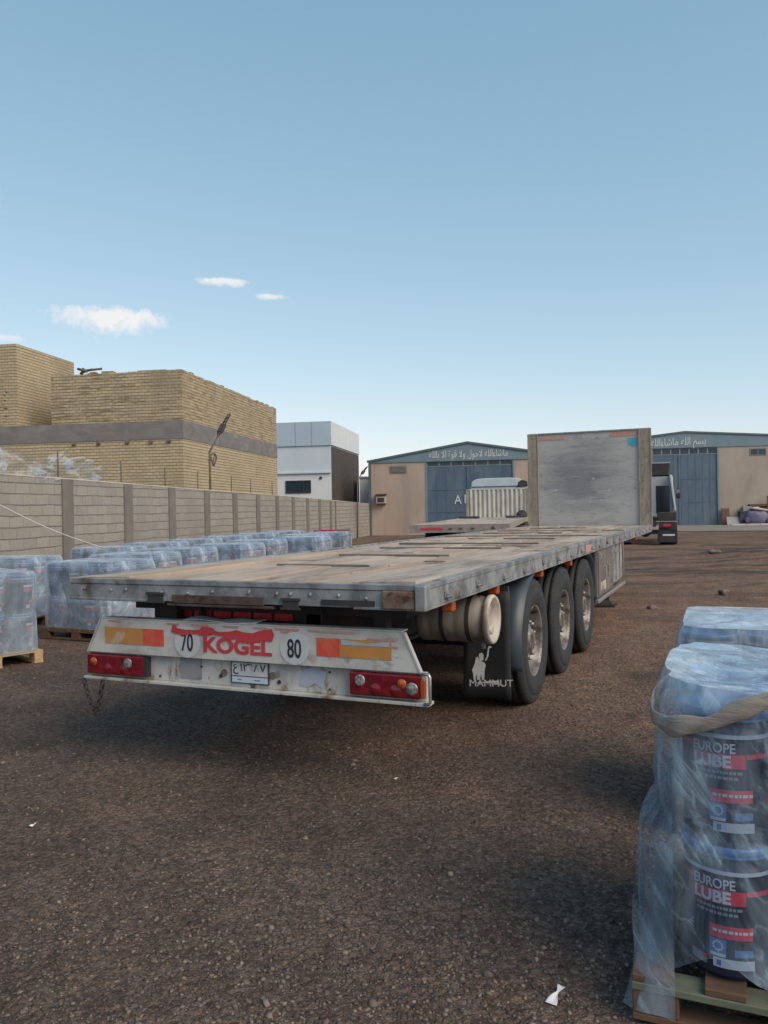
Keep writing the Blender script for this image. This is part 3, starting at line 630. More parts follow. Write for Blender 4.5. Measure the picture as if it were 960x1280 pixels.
for x0, z0, x1, z1 in ((-.45,.02,-.38,2.1),(.38,.02,.45,2.1),(-.45,2.03,.45,2.12),(-.38,1.5,.38,1.56),(-.38,.9,.38,.97)): cf.box((x0,-.04,z0),(x1,.04,z1))
junk('chair_frame', 6.05, -.5, 'tall dark red timber frame standing in the junk heap', 'timber frame', [('frame', cf, 'junk_wood'), ('infill', MB().box((-.1,-.02,.97),(.36,.02,1.7)), 'junk_wood')])
pl = MB()
for k in range(5): pl.hexa([(-.6+.28*k,0,.02),(-.46+.28*k,0,.02),(-.46+.28*k,.03,.02),(-.6+.28*k,.03,.02),(-.48+.28*k,.35,.92),(-.34+.28*k,.35,.92),(-.34+.28*k,.38,.92),(-.48+.28*k,.38,.92)])
junk('slatted_pallet', 6.15, -1.15, 'weathered slatted pallet leaning at the right end of the junk', 'pallet', [('slats', pl, 'junk_grey'), ('rail', MB().hexa([(-.6,.13,.28),(.75,.13,.28),(.75,.19,.28),(-.6,.19,.28),(-.58,.17,.38),(.77,.17,.38),(.77,.23,.38),(-.58,.23,.38)]), 'junk_grey')])
# ------------------------------------------------------------------ flatbed trailer
def build_tyre(parent, loc, flip):
    w = empty('wheel', loc, math.pi if flip else 0); w.parent = parent
    pr = [(.285,-.165),(.33,-.188),(.40,-.192),(.46,-.186),(.505,-.172),(.524,-.15)]
    for g in (-.11,-.04,.04,.11): pr += [(.53,g-.012),(.516,g-.008),(.516,g+.008),(.53,g+.012)]
    pr += [(.524,.15),(.505,.172),(.46,.186),(.452,.183),(.448,.189),(.40,.192),(.33,.188),(.285,.165)]
    t = MB().lathe(pr, axis='X', n=56)
    for k in range(56):    # shoulder lugs
        a = 2*math.pi*k/56
        for s in (-1, 1):
            c, d = math.cos(a), math.sin(a); t.cyl((s*.128,.521*c,.521*d),(s*.17,.502*c,.502*d),.012,.010,5)
    t.build('tyre', K['tyre'], w)
    n = 40
    r = MB().lathe([(.30,.166),(.296,.174),(.287,.172),(.283,.15),(.272,.12),(.262,.085),(.252,.07),(.212,.088),(.17,.112),(.10,.118)], axis='X', n=n, skip=lambda i, j: i == 6 and j % 4 in (1, 2))
    r.lathe([(.262,.085),(.262,-.12),(.285,-.16)], axis='X', n=n)
    for k in range(10):
        a = 2*math.pi*(k+.5)/10; y, z = .155*math.cos(a), .155*math.sin(a); r.cyl((.112,y,z),(.145,y,z),.018,.014,6)
    r.build('rim', K['rim'], w)
    h = MB().lathe([(.118,.10),(.112,.118),(.098,.122),(.092,.148),(.080,.156),(.03,.158),(.0,.158)], axis='X', n=20); h.build('hub', K['rim'], w)
    MB().lathe([(.26,.03),(.10,.02),(.05,-.1)], axis='X', n=24).build('brake_drum', K['frame'], w)
    return w
def plate_mesh(pts, y0, y1): return MB().prism([(x, y0, z) for x, z in pts], (0, y1-y0, 0))
TY = R_(23.33); TF = Vector((math.sin(TY), math.cos(TY), 0)); TR = Vector((math.cos(TY), -math.sin(TY), 0))
T0 = Vector((.214, 4.333, 0))-TR*1.25
L1 = 13.27
def boards(mb, length, nx, top, seed, wid=2.44):
    rs = random.Random(seed); w = wid/nx
    for i in range(nx):
        y = .05
        while y < length-.02:
            l = min(rs.choice((1.5, 2.0, 2.5, 3.0)), length-.02-y); x0 = -wid/2+i*w+.003+rs.uniform(0,.004); x1 = -wid/2+(i+1)*w-.003
            h = rs.uniform(-.010, .012); tw = rs.uniform(-.010, .010); g = rs.uniform(.008, .028)
            ns = max(2, int(l/.5)); k = len(mb.v); sag = rs.uniform(-.008, .008)
            for s in range(ns+1):
                t = s/ns; yy = y+t*(l-g); dz = h+sag*math.sin(math.pi*t)+(rs.uniform(0,.012) if s in (0, ns) and rs.random() < .4 else 0)
                zt = top+dz
                mb.v += [(x0,yy,zt-.03-dz),(x1,yy,zt-.03-dz),(x1,yy,zt+tw/2),(x0,yy,zt-tw/2)]
            mi = rs.choice((0,0,1,2))
            for s in range(ns):
                a = k+4*s; b = a+4
                for p, q in ((0,1),(1,2),(2,3),(3,0)): mb.face((a+p, a+q, b+q, b+p), mi)
            mb.face((k+3,k+2,k+1,k), mi); e = k+4*ns; mb.face((e,e+1,e+2,e+3), mi); y += l
    return mb
def chassis(r, L, top, beam=.42):
    for x in (-.45, .45):
        f = MB().box((x-.07,.32,top-.155),(x+.07,L-.2,top-.135)); f.box((x-.008,.32,top-.135-beam),(x+.008,L-.2,top-.155)); f.box((x-.07,.32,top-.155-beam),(x+.07,L-.2,top-.135-beam)); f.build('chassis_beam', K['frame'], r)
    n = 22
    for k in range(n): y = .35+(L-.7)*k/(n-1); MB().box((-1.19,y-.04,top-.133),(1.19,y+.04,top-.035)).build('cross_member', K['frame'], r)
    return r
TOP = 1.226
def make_trailer():
    r = empty('flatbed_trailer', T0, -TY, 'long grey flatbed semi trailer with weathered plank deck and tall headboard, nearest in the yard', 'trailer')
    boards(MB(), L1-.1, 6, TOP-.006, 11, 2.36).build('deck', [K['deck'], K['deck_b'], K['deck_c']], r, .003)
    rs = random.Random(2)
    for y in (1.35, 2.6, 3.9, 4.75, 6.3, 7.2, 8.4, 9.6, 11.2): MB().box((-1.15+rs.uniform(0,.7),y,TOP-.004),(1.16-rs.uniform(0,.9),y+rs.uniform(.02,.045),TOP+rs.uniform(.010,.02))).build('cross_batten', K['batten'], r, .004)
    # lashing slots and scars on the deck
    for x, y, w, l in ((.62,1.9,.16,.1),(.75,4.3,.2,.06)): MB().cyl((x,y,TOP-.002),(x,y,TOP+.006),.06,.05,9).map(lambda v, x=x, y=y: (x+(v.x-x)*1.6, y+(v.y-y)*.7, v.z)).build('lashing_ring', K['rust'], r)
    # rear beam
    rb = MB()
    rb.box((-1.25,0,TOP-.03),(1.25,.06,TOP+.004)).box((-1.25,.005,TOP-.13),(1.25,.035,TOP-.031)); rb.box((-1.25,0,TOP-.138),(-.62,.05,TOP-.12)); rb.box((.82,-.002,TOP-.138),(1.25,.05,TOP-.12))
    for x in [-1.12,-.9,-.78,-.5,-.3,-.12,.14,.33,.42,.55,.73,.9]: rb.cyl((x,.006,TOP-.07+random.uniform(-.02,.025)),(x,-.008,TOP-.07),.010,.009,7)
    rb.build('rear_beam', K['steel'], r, .004)
    for x0, x1, z0, z1 in ((-.60,-.49,-.128,-.088),(.37,.47,-.14,-.10)): MB().box((x0,-.006,TOP+z0),(x1,.0045,TOP+z1)).box((x0-.012,-.012,TOP+z1),(x1+.012,.0045,TOP+z1+.014)).box((x0-.012,-.012,TOP+z0-.012),(x1+.012,.0045,TOP+z0)).build('stake_pocket', K['frame'], r)
    MB().box((-.46,.0,TOP-.156),(.30,.05,TOP-.139)).box((-.42,-.004,TOP-.137),(.24,.0045,TOP-.085)).build('lower_lip', K['rust_dark'], r, .006)
    MB().box((.62,-.004,TOP-.118),(.95,.004,TOP-.088)).build('slot', K['frame'], r)
    MB().box((1.0,-.014,TOP-.128),(1.19,.003,TOP-.03)).build('rusty_plate', K['rust'], r, .006)
    MB().box((1.195,-.02,TOP-.137),(1.256,.06,TOP-.0)).build('corner_cap', K['steel'], r, .006)
    # side rails
    for sx in (1, -1):
        q = MB(); x1 = 1.25*sx; x0 = 1.185*sx
        q.box((x0,.061,TOP-.022),(x1,L1,TOP+.006)); q.box((x1-.02*sx,.061,TOP-.125),(x1-.004*sx,L1,TOP-.0221)); q.box((x0,.061,TOP-.137),(x1,L1,TOP-.1251))
        y = .35; rs = random.Random(4)
        while y < L1-.2:
            z = TOP-.075+rs.uniform(-.01,.01)
            q.cyl((x1-.006*sx,y,z),(x1+.016*sx,y,z),.019,.014,8); q.box((x1-.004*sx,y-.035,z-.02),(x1+.004*sx,y+.035,z+.02)); q.cyl((x1+.006*sx,y-.03,z-.012),(x1+.022*sx,y+.03,z-.012),.009,.009,6)
            y += rs.choice((.62,.66,.7))
        q.build('side_rail', K['steel'], r, .003)
        if sx == 1:
            MB().box((1.2475,5.15,TOP-.115),(1.2525,5.55,TOP-.03)).build('brown_patch', K['faded_red'], r)
    chassis(r, L1, TOP)
    # headboard
    MB().box((-1.06,L1-.05,TOP),(1.06,L1+.0,3.17)).build('headboard_panel', K['headboard'], r)
    for x0, x1 in ((-1.26,-1.045),(1.02,1.26)):
        p = MB().box((x0,L1-.09,TOP-.02),(x1,L1+.06,3.19)); p.box((x0-.012*(1 if x0 < 0 else 0),L1-.10,TOP),(x0+.02,L1-.088,3.2) ); p.box((x1-.02,L1-.10,TOP),(x1+(.012 if x0 > 0 else 0),L1-.088,3.2))
        rs = random.Random(8)
        for k in range(12): z = TOP+.12+k*.16; x = rs.uniform(x0+.05,x1-.05); p.cyl((x,L1-.089,z),(x,L1-.105,z),.014,.01,6)
        p.build('headboard_post', K['post'], r, .006)
    MB().box((-1.24,L1-.07,3.171),(1.24,L1+.03,3.205)).build('headboard_cap', K['steel'], r, .004)
    MB().box((-1.02,L1-.056,3.05),(-.50,L1-.0505,3.145)).build('reflective_strip', K['faded_red'], r)
    MB().box((.45,L1-.056,3.06),(1.0,L1-.0505,3.15)).build('reflective_strip', K['faded_red'], r)
    MB().prism([(.81,L1-.0525,3.02),(.99,L1-.0525,3.02),(.99,L1-.0525,2.83),(.95,L1-.0525,2.85),(.91,L1-.0525,2.83),(.86,L1-.0525,2.88),(.81,L1-.0525,2.86)], (0,-.003,0)).build('sticker', K['cyan'], r)
    for x, z, s in ((-.68,1.98,.05),(.1,2.2,.03),(.42,1.95,.06),(.02,1.72,.03)): MB().prism([(x-s,L1-.0505,z),(x,L1-.0505,z-.02),(x+s,L1-.0505,z+.01),(x,L1-.0505,z+.025)], (0,-.0025,0)).build('scratch', K['label_pale'], r)
    # wheels, axles
    for k in range(3):
        y = 2.70+1.31*k
        MB().cyl((-1.0,y,.512),(1.0,y,.512),.075,n=14).build('axle', K['frame'], r)
        for sx in (1, -1): build_tyre(r, (1.045*sx,y,.512), sx < 0)
    for sx in (1, -1):
        sp = MB()
        for k in range(3): sp.box((sx*.45-.05,2.35+1.31*k,.60),(sx*.45+.05,3.0+1.31*k,.68)).cyl((sx*.45,2.75+1.31*k,.68),(sx*.45,2.75+1.31*k,.93),.12,n=12)
        sp.build('suspension', K['frame'], r)
        # mudguard shell over the rear quarter of the first wheel
        g = MB()
        for a0, y in ((100, 2.70),):
            g.grid(lambda u, v: (sx*(1.04-.20+.41*v), y+.60*math.cos(R_(a0+95*u)), .512+.585*math.sin(R_(a0+95*u))), 18, 4)
        g = g.build('mudguard', K['fender'], r); sm = g.modifiers.new('t', 'SOLIDIFY'); sm.thickness = .012
        g = MB().grid(lambda u, v: (sx*(.84+.40*v), 5.32+.61*math.cos(R_(70-70*u)), .512+.60*math.sin(R_(70-70*u))), 14, 4).build('mudguard', K['fender'], r); g.modifiers.new('t', 'SOLIDIFY').thickness = .012
        fl = MB().grid(lambda u, v: (sx*(.87+.37*u), 1.83+.02*math.sin(3*u+2*v)-.03*(1-v), .215+.80*v), 8, 10).build('mud_flap', K['black'], r); fl.modifiers.new('t', 'SOLIDIFY').thickness = .012
        MB().box((sx*.8,1.84,1.0),(sx*1.22,1.87,1.05)).build('flap_bracket', K['frame'], r)
        fy = lambda z: 1.806-.03*(1-(z-.19)/.82)-.022
        ox = .93 if sx > 0 else -1.23
        text_mb('MAMMUT', .074, lambda v: (ox+v.x, fy(.33)-.006-v.z, .302+v.y+v.x*.06), .0005, 0, sx=1.06).build('lettering', K['letter_white'], fl)
        E0 = lambda px, py: (ox+.02+(px-245)/12*.00617, fy(.45)-.009, .352+(750-py)/12*.0068)
        em = MB()
        for poly in ([(255,620),(300,530),(318,450),(345,440),(375,500),(400,500),(440,510),(462,540),(445,620),(435,740),(402,745),(392,655),(372,740),(330,748),(325,655),(305,745),(278,748),(272,670)], [(360,430),(372,395),(410,385),(435,420),(430,478),(400,495),(376,495)], [(450,482),(482,430),(500,320),(520,288),(565,302),(540,312),(518,330),(506,425),(470,488)], [(270,792),(460,760),(630,738),(670,760),(640,765),(460,775)], [(470,792),(640,770),(725,795),(640,790)]):
            em.prism([E0(*p) for p in poly], (0,-.0015,0))
        em.build('emblem', K['letter_white'], fl)
    # side marker lamps
    for sx in (1, -1):
        for y in (.56, 1.56, 3.02, 4.42, 6.6, 8.6, 10.6): MB().box((sx*1.15,y-.035,TOP-.205),(sx*1.225,y+.035,TOP-.14)).box((sx*1.16,y-.05,TOP-.16),(sx*1.20,y+.05,TOP-.1385)).build('marker_lamp', K['lens_orange'], r, .012)
    # water canister slung across behind the first axle
    cz, cy = .885, 1.24
    w = MB().lathe([(0,-.50),(.10,-.50),(.145,-.49),(.158,-.47),(.158,-.42),(.155,-.41),(.155,-.39),(.158,-.38),(.158,-.24),(.155,-.23),(.155,-.21),(.158,-.20),(.158,-.06),(.148,-.045),(.150,-.02,1),(.166,-.012,1),(.168,.015,1),(.158,.028,1),(.140,.022,1),(.125,-.01,1),(.06,-.015,1),(0,-.015,1)], (1.255,cy,cz), 'X', 36)
    w = w.build('water_canister', [K['plastic_dirty'], K['plastic']], r)
    MB().cyl((1.235,cy-.03,cz-.07),(1.275,cy-.03,cz-.07),.028,n=12).build('screw_cap', K['plastic'], w); MB().cyl((1.20,cy,cz-.155),(1.20,cy,cz-.20),.016,n=8).build('tap', K['plastic'], w)
    MB().lathe([(.1605,-.32),(.1605,-.29)], (1.255,cy,cz), 'X', 30).lathe([(.1605,-.14),(.1605,-.11)], (1.255,cy,cz), 'X', 30).build('strap', K['frame'], w)
    for x in (.95, 1.13): MB().box((x-.02,cy-.03,cz+.159),(x+.02,cy+.03,TOP-.137)).build('hanger', K['rust'], w)
    # bumper assembly
    by = .085
    bd = plate_mesh([(-1.176,.735),(1.176,.735),(1.078,.957),(-1.062,.957)], by, by+.03)
    bd.box((-1.06,by,.9571),(1.076,by+.09,.966))
    bo = bd.build('bumper_board', K['white'], r, .004)
    for sx, xa, xb in ((-1,-1.176,-1.062),(1,1.176,1.078)):
        q = [Vector((xa,by-.004,.735)), Vector((xb,by-.004,.957))]; q2 = [p+Vector((sx*.0,.032,0)) for p in q]
        MB().hexa([q[0],q[0]+Vector((sx*.012,0,0)),q2[0]+Vector((sx*.012,0,0)),q2[0],q[1],q[1]+Vector((sx*.012,0,0)),q2[1]+Vector((sx*.012,0,0)),q2[1]]).build('end_plate', K['white_rust'], bo)
    f = by-.0025
    for x0, x1, mt, nm in ((-1.03,-.72,'amber_refl','reflector'),(-.718,-.555,'red_refl','reflector'),(.54,.685,'red_refl','reflector'),(.687,1.01,'amber_refl','reflector')):
        MB().box((x0,f-.001,.80),(x1,by-.0005,.905)).build(nm, K[mt], bo)
    MB().prism([(.70,f-.002,.872),(1.0,f-.002,.874),(1.0,f-.002,.903),(.93,f-.002,.894),(.86,f-.002,.886),(.80,f-.002,.892),(.70,f-.002,.903)], (0,-.0008,0)).build('faded_strip', K['label_pale'], bo)
    for x, s, a in ((-.375,'70',0),(.392,'80',0)):
        d = MB().cyl((x,by-.0005,.835),(x,f-.001,.835),.097,n=32).build('speed_disc', K['disc'], bo)
        text_mb(s, .155, lambda v, x=x: (x+v.x, f-.003-v.z, .782+v.y), .0008, .012, 'CENTER', sx=.62).build('lettering', K['letter_black'], d)
    text_mb('KOGEL', .128, lambda v: (-.012+v.x, f-.001-v.z, .784+v.y), .0008, .035, 'CENTER', sx=1.20).build('lettering', K['redpaint'], bo)
    def BP(X, Y):
        tp = 88+.03*X; bt = 262+.062*X; return (((200+X/4.364)-300.4)/174.5, f-.0035, .957-.222*(Y-tp)/(bt-tp))
    sm = [(62,138),(70,108),(84,100),(96,120),(150,128),(225,128),(240,112),(300,116),(318,134),(345,138),(400,134),(432,126),(470,138),(520,142),(560,128),(622,118),(634,150),(622,186),(590,182),(560,176),(520,192),(470,194),(430,172),(390,176),(350,158),(300,150),(260,160),(220,152),(170,150),(130,156),(90,150)]
    MB().prism([BP(*p) for p in sm], (0,-.0008,0)).build('paint_smear', K['redpaint'], bo)
    for a, b in ((-.52,-.44),(-.33,-.22),(-.1,.0),(.12,.2),(.27,.42),(.50,.78)): MB().prism([(a,f,.938),(b,f,.936),(b+.01,f,.950),(a-.02,f,.949)], (0,-.0008,0)).build('paint_remnant', K['faded_red'], bo)
    for a, b, z in ((.86,1.03,.91),(.3,.36,.925),(-1.0,-.9,.955-.012),(1.02,1.05,.87)): MB().prism([(a,f,z),(b,f,z-.005),(b,f,z+.009),(a,f,z+.006)], (0,-.0008,0)).build('paint_remnant', K['faded_red'], bo)
    # light bar, tucked in under the board
    by += .03
    lb = MB().box((-1.2,by+.012,.572),(1.2,by+.04,.7345)).box((-1.225,by-.03,.553),(1.225,by+.06,.5715)).box((-1.2,by+.0,.728),(1.2,by+.0115,.7345))
    lb = lb.build('light_bar', K['white_rust'], r, .004)
    for sx in (-1, 1):
        xa, xb = (-1.19,-.725) if sx < 0 else (.745,1.175)
        t = MB().box((xa,by-.032,.590),(xb,by+.0118,.722)).build('tail_lamp', K['lens_red'], lb, .01)
        xo = xa+.06 if sx < 0 else xb-.105; xi = xb-.12 if sx < 0 else xa+.068
        MB().lathe([(.028,-.002),(.025,-.008),(.0,-.011)], (xo,by-.032,.672), 'Y', 18).build('indicator_lens', K['lens_orange'], t)
        MB().lathe([(.033,-.002),(.030,-.008),(.022,-.006),(.0,-.012)], (xi,by-.032,.676), 'Y', 18).build('reverse_lens', K['lens_clear'], t)
        for k in (.38,.66): MB().lathe([(.034,-.0005),(.03,-.003),(.0,-.005)], (xa+(xb-xa)*k,by-.032,.630), 'Y', 16).build('reflector', K['lens_red'], t)
        MB().box((xa+(.36 if sx < 0 else .13),by-.0335,.594),(xa+(.362 if sx < 0 else .134),by-.0321,.718)).build('seam', K['frame'], t)
        if sx > 0:
            MB().lathe([(.036,-.002),(.033,-.007),(.0,-.009)], (xb-.045,by-.032,.648), 'Y', 16).build('broken_bulb_holder', K['lens_clear'], t)
            MB().box((xb+.002,by-.03,.60),(xb+.024,by+.01,.70)).build('side_marker', K['lens_orange'], lb, .004)
            MB().tube([(1.19,by-.03,.735),(1.235,by-.045,.735),(1.24,by-.045,.72),(1.24,by-.045,.585),(1.23,by-.04,.572),(1.20,by-.03,.568)], .009, 8).build('lamp_guard', K['chrome'], lb)
        else: MB().box((xb+.001,by-.03,.594),(xb+.03,by+.0115,.72)).build('lamp_bracket', K['frame'], lb)
    p = MB().box((-.074,by+.004,.598),(.19,by+.0115,.726)).build('number_plate', K['plate'], lb)
    MB().box((-.068,by+.002,.602),(.184,by+.0038,.638)).build('plate_band', K['plate_blue'], p)
    pb = MB()
    for a, b in (((-.076,.596),(.192,.600)),((-.076,.724),(.192,.728)),((-.076,.60),(-.072,.724)),((.188,.60),(.192,.724)),((-.07,.6385),(.186,.6425))): pb.box((a[0],by+.0005,a[1]),(b[0],by+.0105,b[1]))
    pb.build('plate_border', K['letter_black'], p)
    lt = text_mb('ع', .066, lambda v: (-.06+v.x, by+.0015-v.z, .678+v.y), .0006, .01)
    lt = join(lt, text_mb('١٢٦٨٧', .068, lambda v: (-.012+v.x, by+.0015-v.z, .672+v.y), .0006, .0, sx=1.12)); lt.build('lettering', K['letter_black'], p)
    for xx, wv in ((-.03,.03),(.09,.04)): MB().box((xx,by+.0008,.616),(xx+wv,by+.0018,.622)).build('lettering', K['label_grey'], p)
    for x, z, rr, mt in ((-.13,.652,.022,'rust'),(.215,.655,.022,'rust'),(.25,.667,.018,'steel'),(.26,.62,.012,'frame'),(-.17,.69,.017,'plastic'),(-.155,.63,.012,'frame'),(.60,.60,.006,'frame'),(.60,.70,.006,'frame'),(-.62,.60,.007,'frame'),(-.30,.68,.007,'frame')):
        MB().cyl((x,by+.0118,z),(x,by+.004,z),rr,n=14).build('bolt', K[mt], lb)
    MB().box((-.46,by+.005,.60),(-.30,by+.0117,.725)).build('old_sticker', K['steel'], lb)
    MB().prism([(.40,by+.0117,.61),(.45,by+.0117,.60),(.5,by+.0117,.63),(.55,by+.0117,.60),(.58,by+.0117,.70),(.49,by+.0117,.725),(.41,by+.0117,.70)], (0,-.003,0)).build('old_sticker', K['label_pale'], lb)
    for x in (-.8, .8): MB().box((x-.04,by+.062,.60),(x+.04,.5,.72)).box((x-.04,.4,.60),(x+.04,.5,1.09)).build('bumper_arm', K['frame'], r)
    MB().box((-1.0,.35,1.0),(1.0,.9,1.06)).build('rear_plate', K['frame'], r)
    # red lamp strip below the beam
    ls = MB().box((-.78,.40,.925),(.30,.46,1.02)).build('lamp_strip', K['frame'], r)
    for k in range(6): x = -.70+k*.155; MB().box((x,.385,.945),(x+.135,.3995,.995)).build('brake_lens', K['lens_red_led'], ls, .005)
    MB().box((-.80,.30,.80),(-.62,.5,1.085)).build('support_bracket', K['frame'], r)
    sh = MB().grid(lambda u, v: (-.42+.55*u, .095+.14*v+.015*math.sin(5*u), .969+.006*v+.005*math.sin(7*u+2*v)+.004*math.sin(13*u)*v), 24, 6).build('plastic_sheet', K['paper'], r); sh.modifiers.new('t', 'SOLIDIFY').thickness = .002
    # hanging chain at the left end
    ch = MB(); A = Vector((-1.225,by-.03,.55)); B = Vector((-1.06,by-.03,.548)); N = 20
    pts = [A.lerp(B, t)+Vector((.03*math.sin(math.pi*t)*(1 if t < .5 else .3),.0,-.225*(1-abs(2*t-1)**1.7))) for t in [i/N for i in range(N+1)]]
    for i in range(N):
        a, b = pts[i], pts[i+1]; d = (b-a).normalized(); s = d.cross(Vector((0,1,0))).normalized() if i % 2 else Vector((0,1,0)); mid = (a+b)/2; l = (b-a).length*.62
        ch.tube([mid+d*(l*math.cos(t))+s*(.013*math.sin(t)) for t in [2*math.pi*j/10 for j in range(11)]], .0062, 5)
    ch.build('chain', K['frame'], r)
    # tool boxes along the right side
    tb = MB().box((.72,6.12,.50),(1.225,7.48,1.085)).build('toolbox', K['alu'], r, .008)
    MB().box((1.2255,6.16,.53),(1.24,6.78,1.06)).build('door', K['alu'], tb, .005); MB().box((1.2255,6.82,.53),(1.24,7.44,1.06)).build('door', K['alu'], tb, .005)
    for y in (6.66, 6.94): MB().box((1.2405,y-.02,.72),(1.262,y+.02,.86)).build('latch', K['chrome'], tb, .004)
    for y in (6.3, 7.3): MB().box((1.2405,y-.05,.98),(1.25,y+.05,1.03)).build('hinge', K['chrome'], tb)
    MB().box((1.2405,6.25,.57),(1.246,6.7,.68)).build('scuff_plate', K['plastic'], tb)
    t2 = MB().box((.75,7.58,.55),(1.215,8.62,1.10)).build('storage_locker', K['head'], r, .008)
    for y in (7.9, 8.3): MB().box((1.2155,y-.012,.58),(1.227,y+.012,1.08)).build('rib', K['steel'], t2)
    MB().box((1.2155,7.7,.98),(1.23,7.85,1.02)).build('latch', K['chrome'], t2)
    MB().box((1.19,6.05,.44),(1.25,8.7,.485)).build('side_guard', K['chrome'], r, .006)
    MB().box((1.16,8.62,.60),(1.235,8.7,1.09)).build('guard_post', K['alu'], r, .006)
    MB().box((.86,5.93,.45),(1.23,5.99,1.08)).build('splash_plate', K['fender'], r, .006)
    # landing legs
    for sx in (1, -1):
        l = MB().box((sx*.85-.06,9.44,.25),(sx*.85+.06,9.56,1.08)).box((sx*.85-.045,9.455,.04),(sx*.85+.045,9.545,.25)).cyl((sx*.85,9.5,.9),(sx*1.02,9.5,.9),.02,n=8); l = l.build('landing_leg', K['frame'], r)
        MB().box((sx*.85-.15,9.34,-.03),(sx*.85+.15,9.66,.035)).hexa([(sx*.85-.12,9.38,.036),(sx*.85+.12,9.38,.036),(sx*.85+.12,9.62,.036),(sx*.85-.12,9.62,.036),(sx*.85-.05,9.45,.1),(sx*.85+.05,9.45,.1),(sx*.85+.05,9.55,.1),(sx*.85-.05,9.55,.1)]).build('foot', K['frame'], l)
    for x in (-.1, .25): MB().cyl((x,2.0,.84),(x,2.9,.84),.14,n=16).build('air_tank', K['frame'], r)
    return r
make_trailer()
# ------------------------------------------------------------------ second trailer and the two tractors
def make_second():
    L = 13.4; yaw = R_(12.0); top = 1.235
    r = empty('flatbed_trailer', Vector((.62,20.25,0))+Vector((math.cos(yaw),-math.sin(yaw),0))*1.25, -yaw, 'far flatbed trailer with low corrugated cream headboard, parked left of the grey headboard', 'trailer')
    boards(MB(), L, 6, top-.004, 21, 2.42).build('deck', [K['deck2'], K['deck2'], K['deck_c']], r)
    MB().box((-1.25,0,top-.2),(1.25,.05,top+.006)).build('rear_beam', K['dusty'], r, .004)
    MB().box((-.95,-.012,top-.125),(-.40,-.001,top-.07)).build('reflective_strip', K['redpaint'], r)
    for x in (-.25,.0,.3,.8): MB().box((x,-.012,top-.12),(x+.08,-.001,top-.08)).build('rusty_plate', K['rust'], r)
    for sx in (1,-1): MB().box((sx*1.215,.051,top-.14),(sx*1.25,L,top+.008)).build('side_rail', K['dusty'], r)
    chassis(r, L, top)
    hb = MB(); n = 60
    def cz(u): return .035*max(-1, min(1, 2.2*math.sin(2*math.pi*13*u)))
    hb.grid(lambda u, v: (-1.2+2.4*u, L-.02+cz(u), top+1.13*v), 208, 1, sm=False)
    h = hb.build('headboard', K['corr'], r); h.modifiers.new('t', 'SOLIDIFY').thickness = .006
    for x in (-1.25, 1.19): MB().box((x,L-.08,top-.1),(x+.06,L+.06,top+1.16)).build('headboard_post', K['post'], r)
    MB().box((-1.19,L-.05,top+1.13),(1.19,L+.05,top+1.16)).build('headboard_cap', K['corr'], r)
    MB().tube([(1.32,L-.5,top),(1.32,L-.5,top+1.2)], .03, 6).tube([(1.34,L-.05,top-.1),(1.33,L-.1,top+1.25)], .03, 6).build('stake', K['white_rust'], r)
    t = MB(); rs = random.Random(9)
    t.grid(lambda u, v: (1.02+.22*math.cos(6.28*u)*math.sin(3.14*v), L-.7+.4*math.sin(6.28*u)*math.sin(3.14*v), top+.1-.13*math.cos(3.14*v)+.05*math.sin(7*u*6.28+5*v)), 16, 8, closed_u=True).build('tarpaulin_roll', K['frame'], r)
    for k in range(3):
        for sx in (1,-1): build_tyre(r, (1.04*sx,2.6+1.31*k,.515), sx < 0)
        MB().cyl((-1,2.6+1.31*k,.515),(1,2.6+1.31*k,.515),.07,n=10).build('axle', K['frame'], r)
    for sx in (1,-1): MB().box((sx*.8-.06,10.2,.0),(sx*.8+.06,10.32,1.1)).build('landing_leg', K['frame'], r)
    return r
make_second()
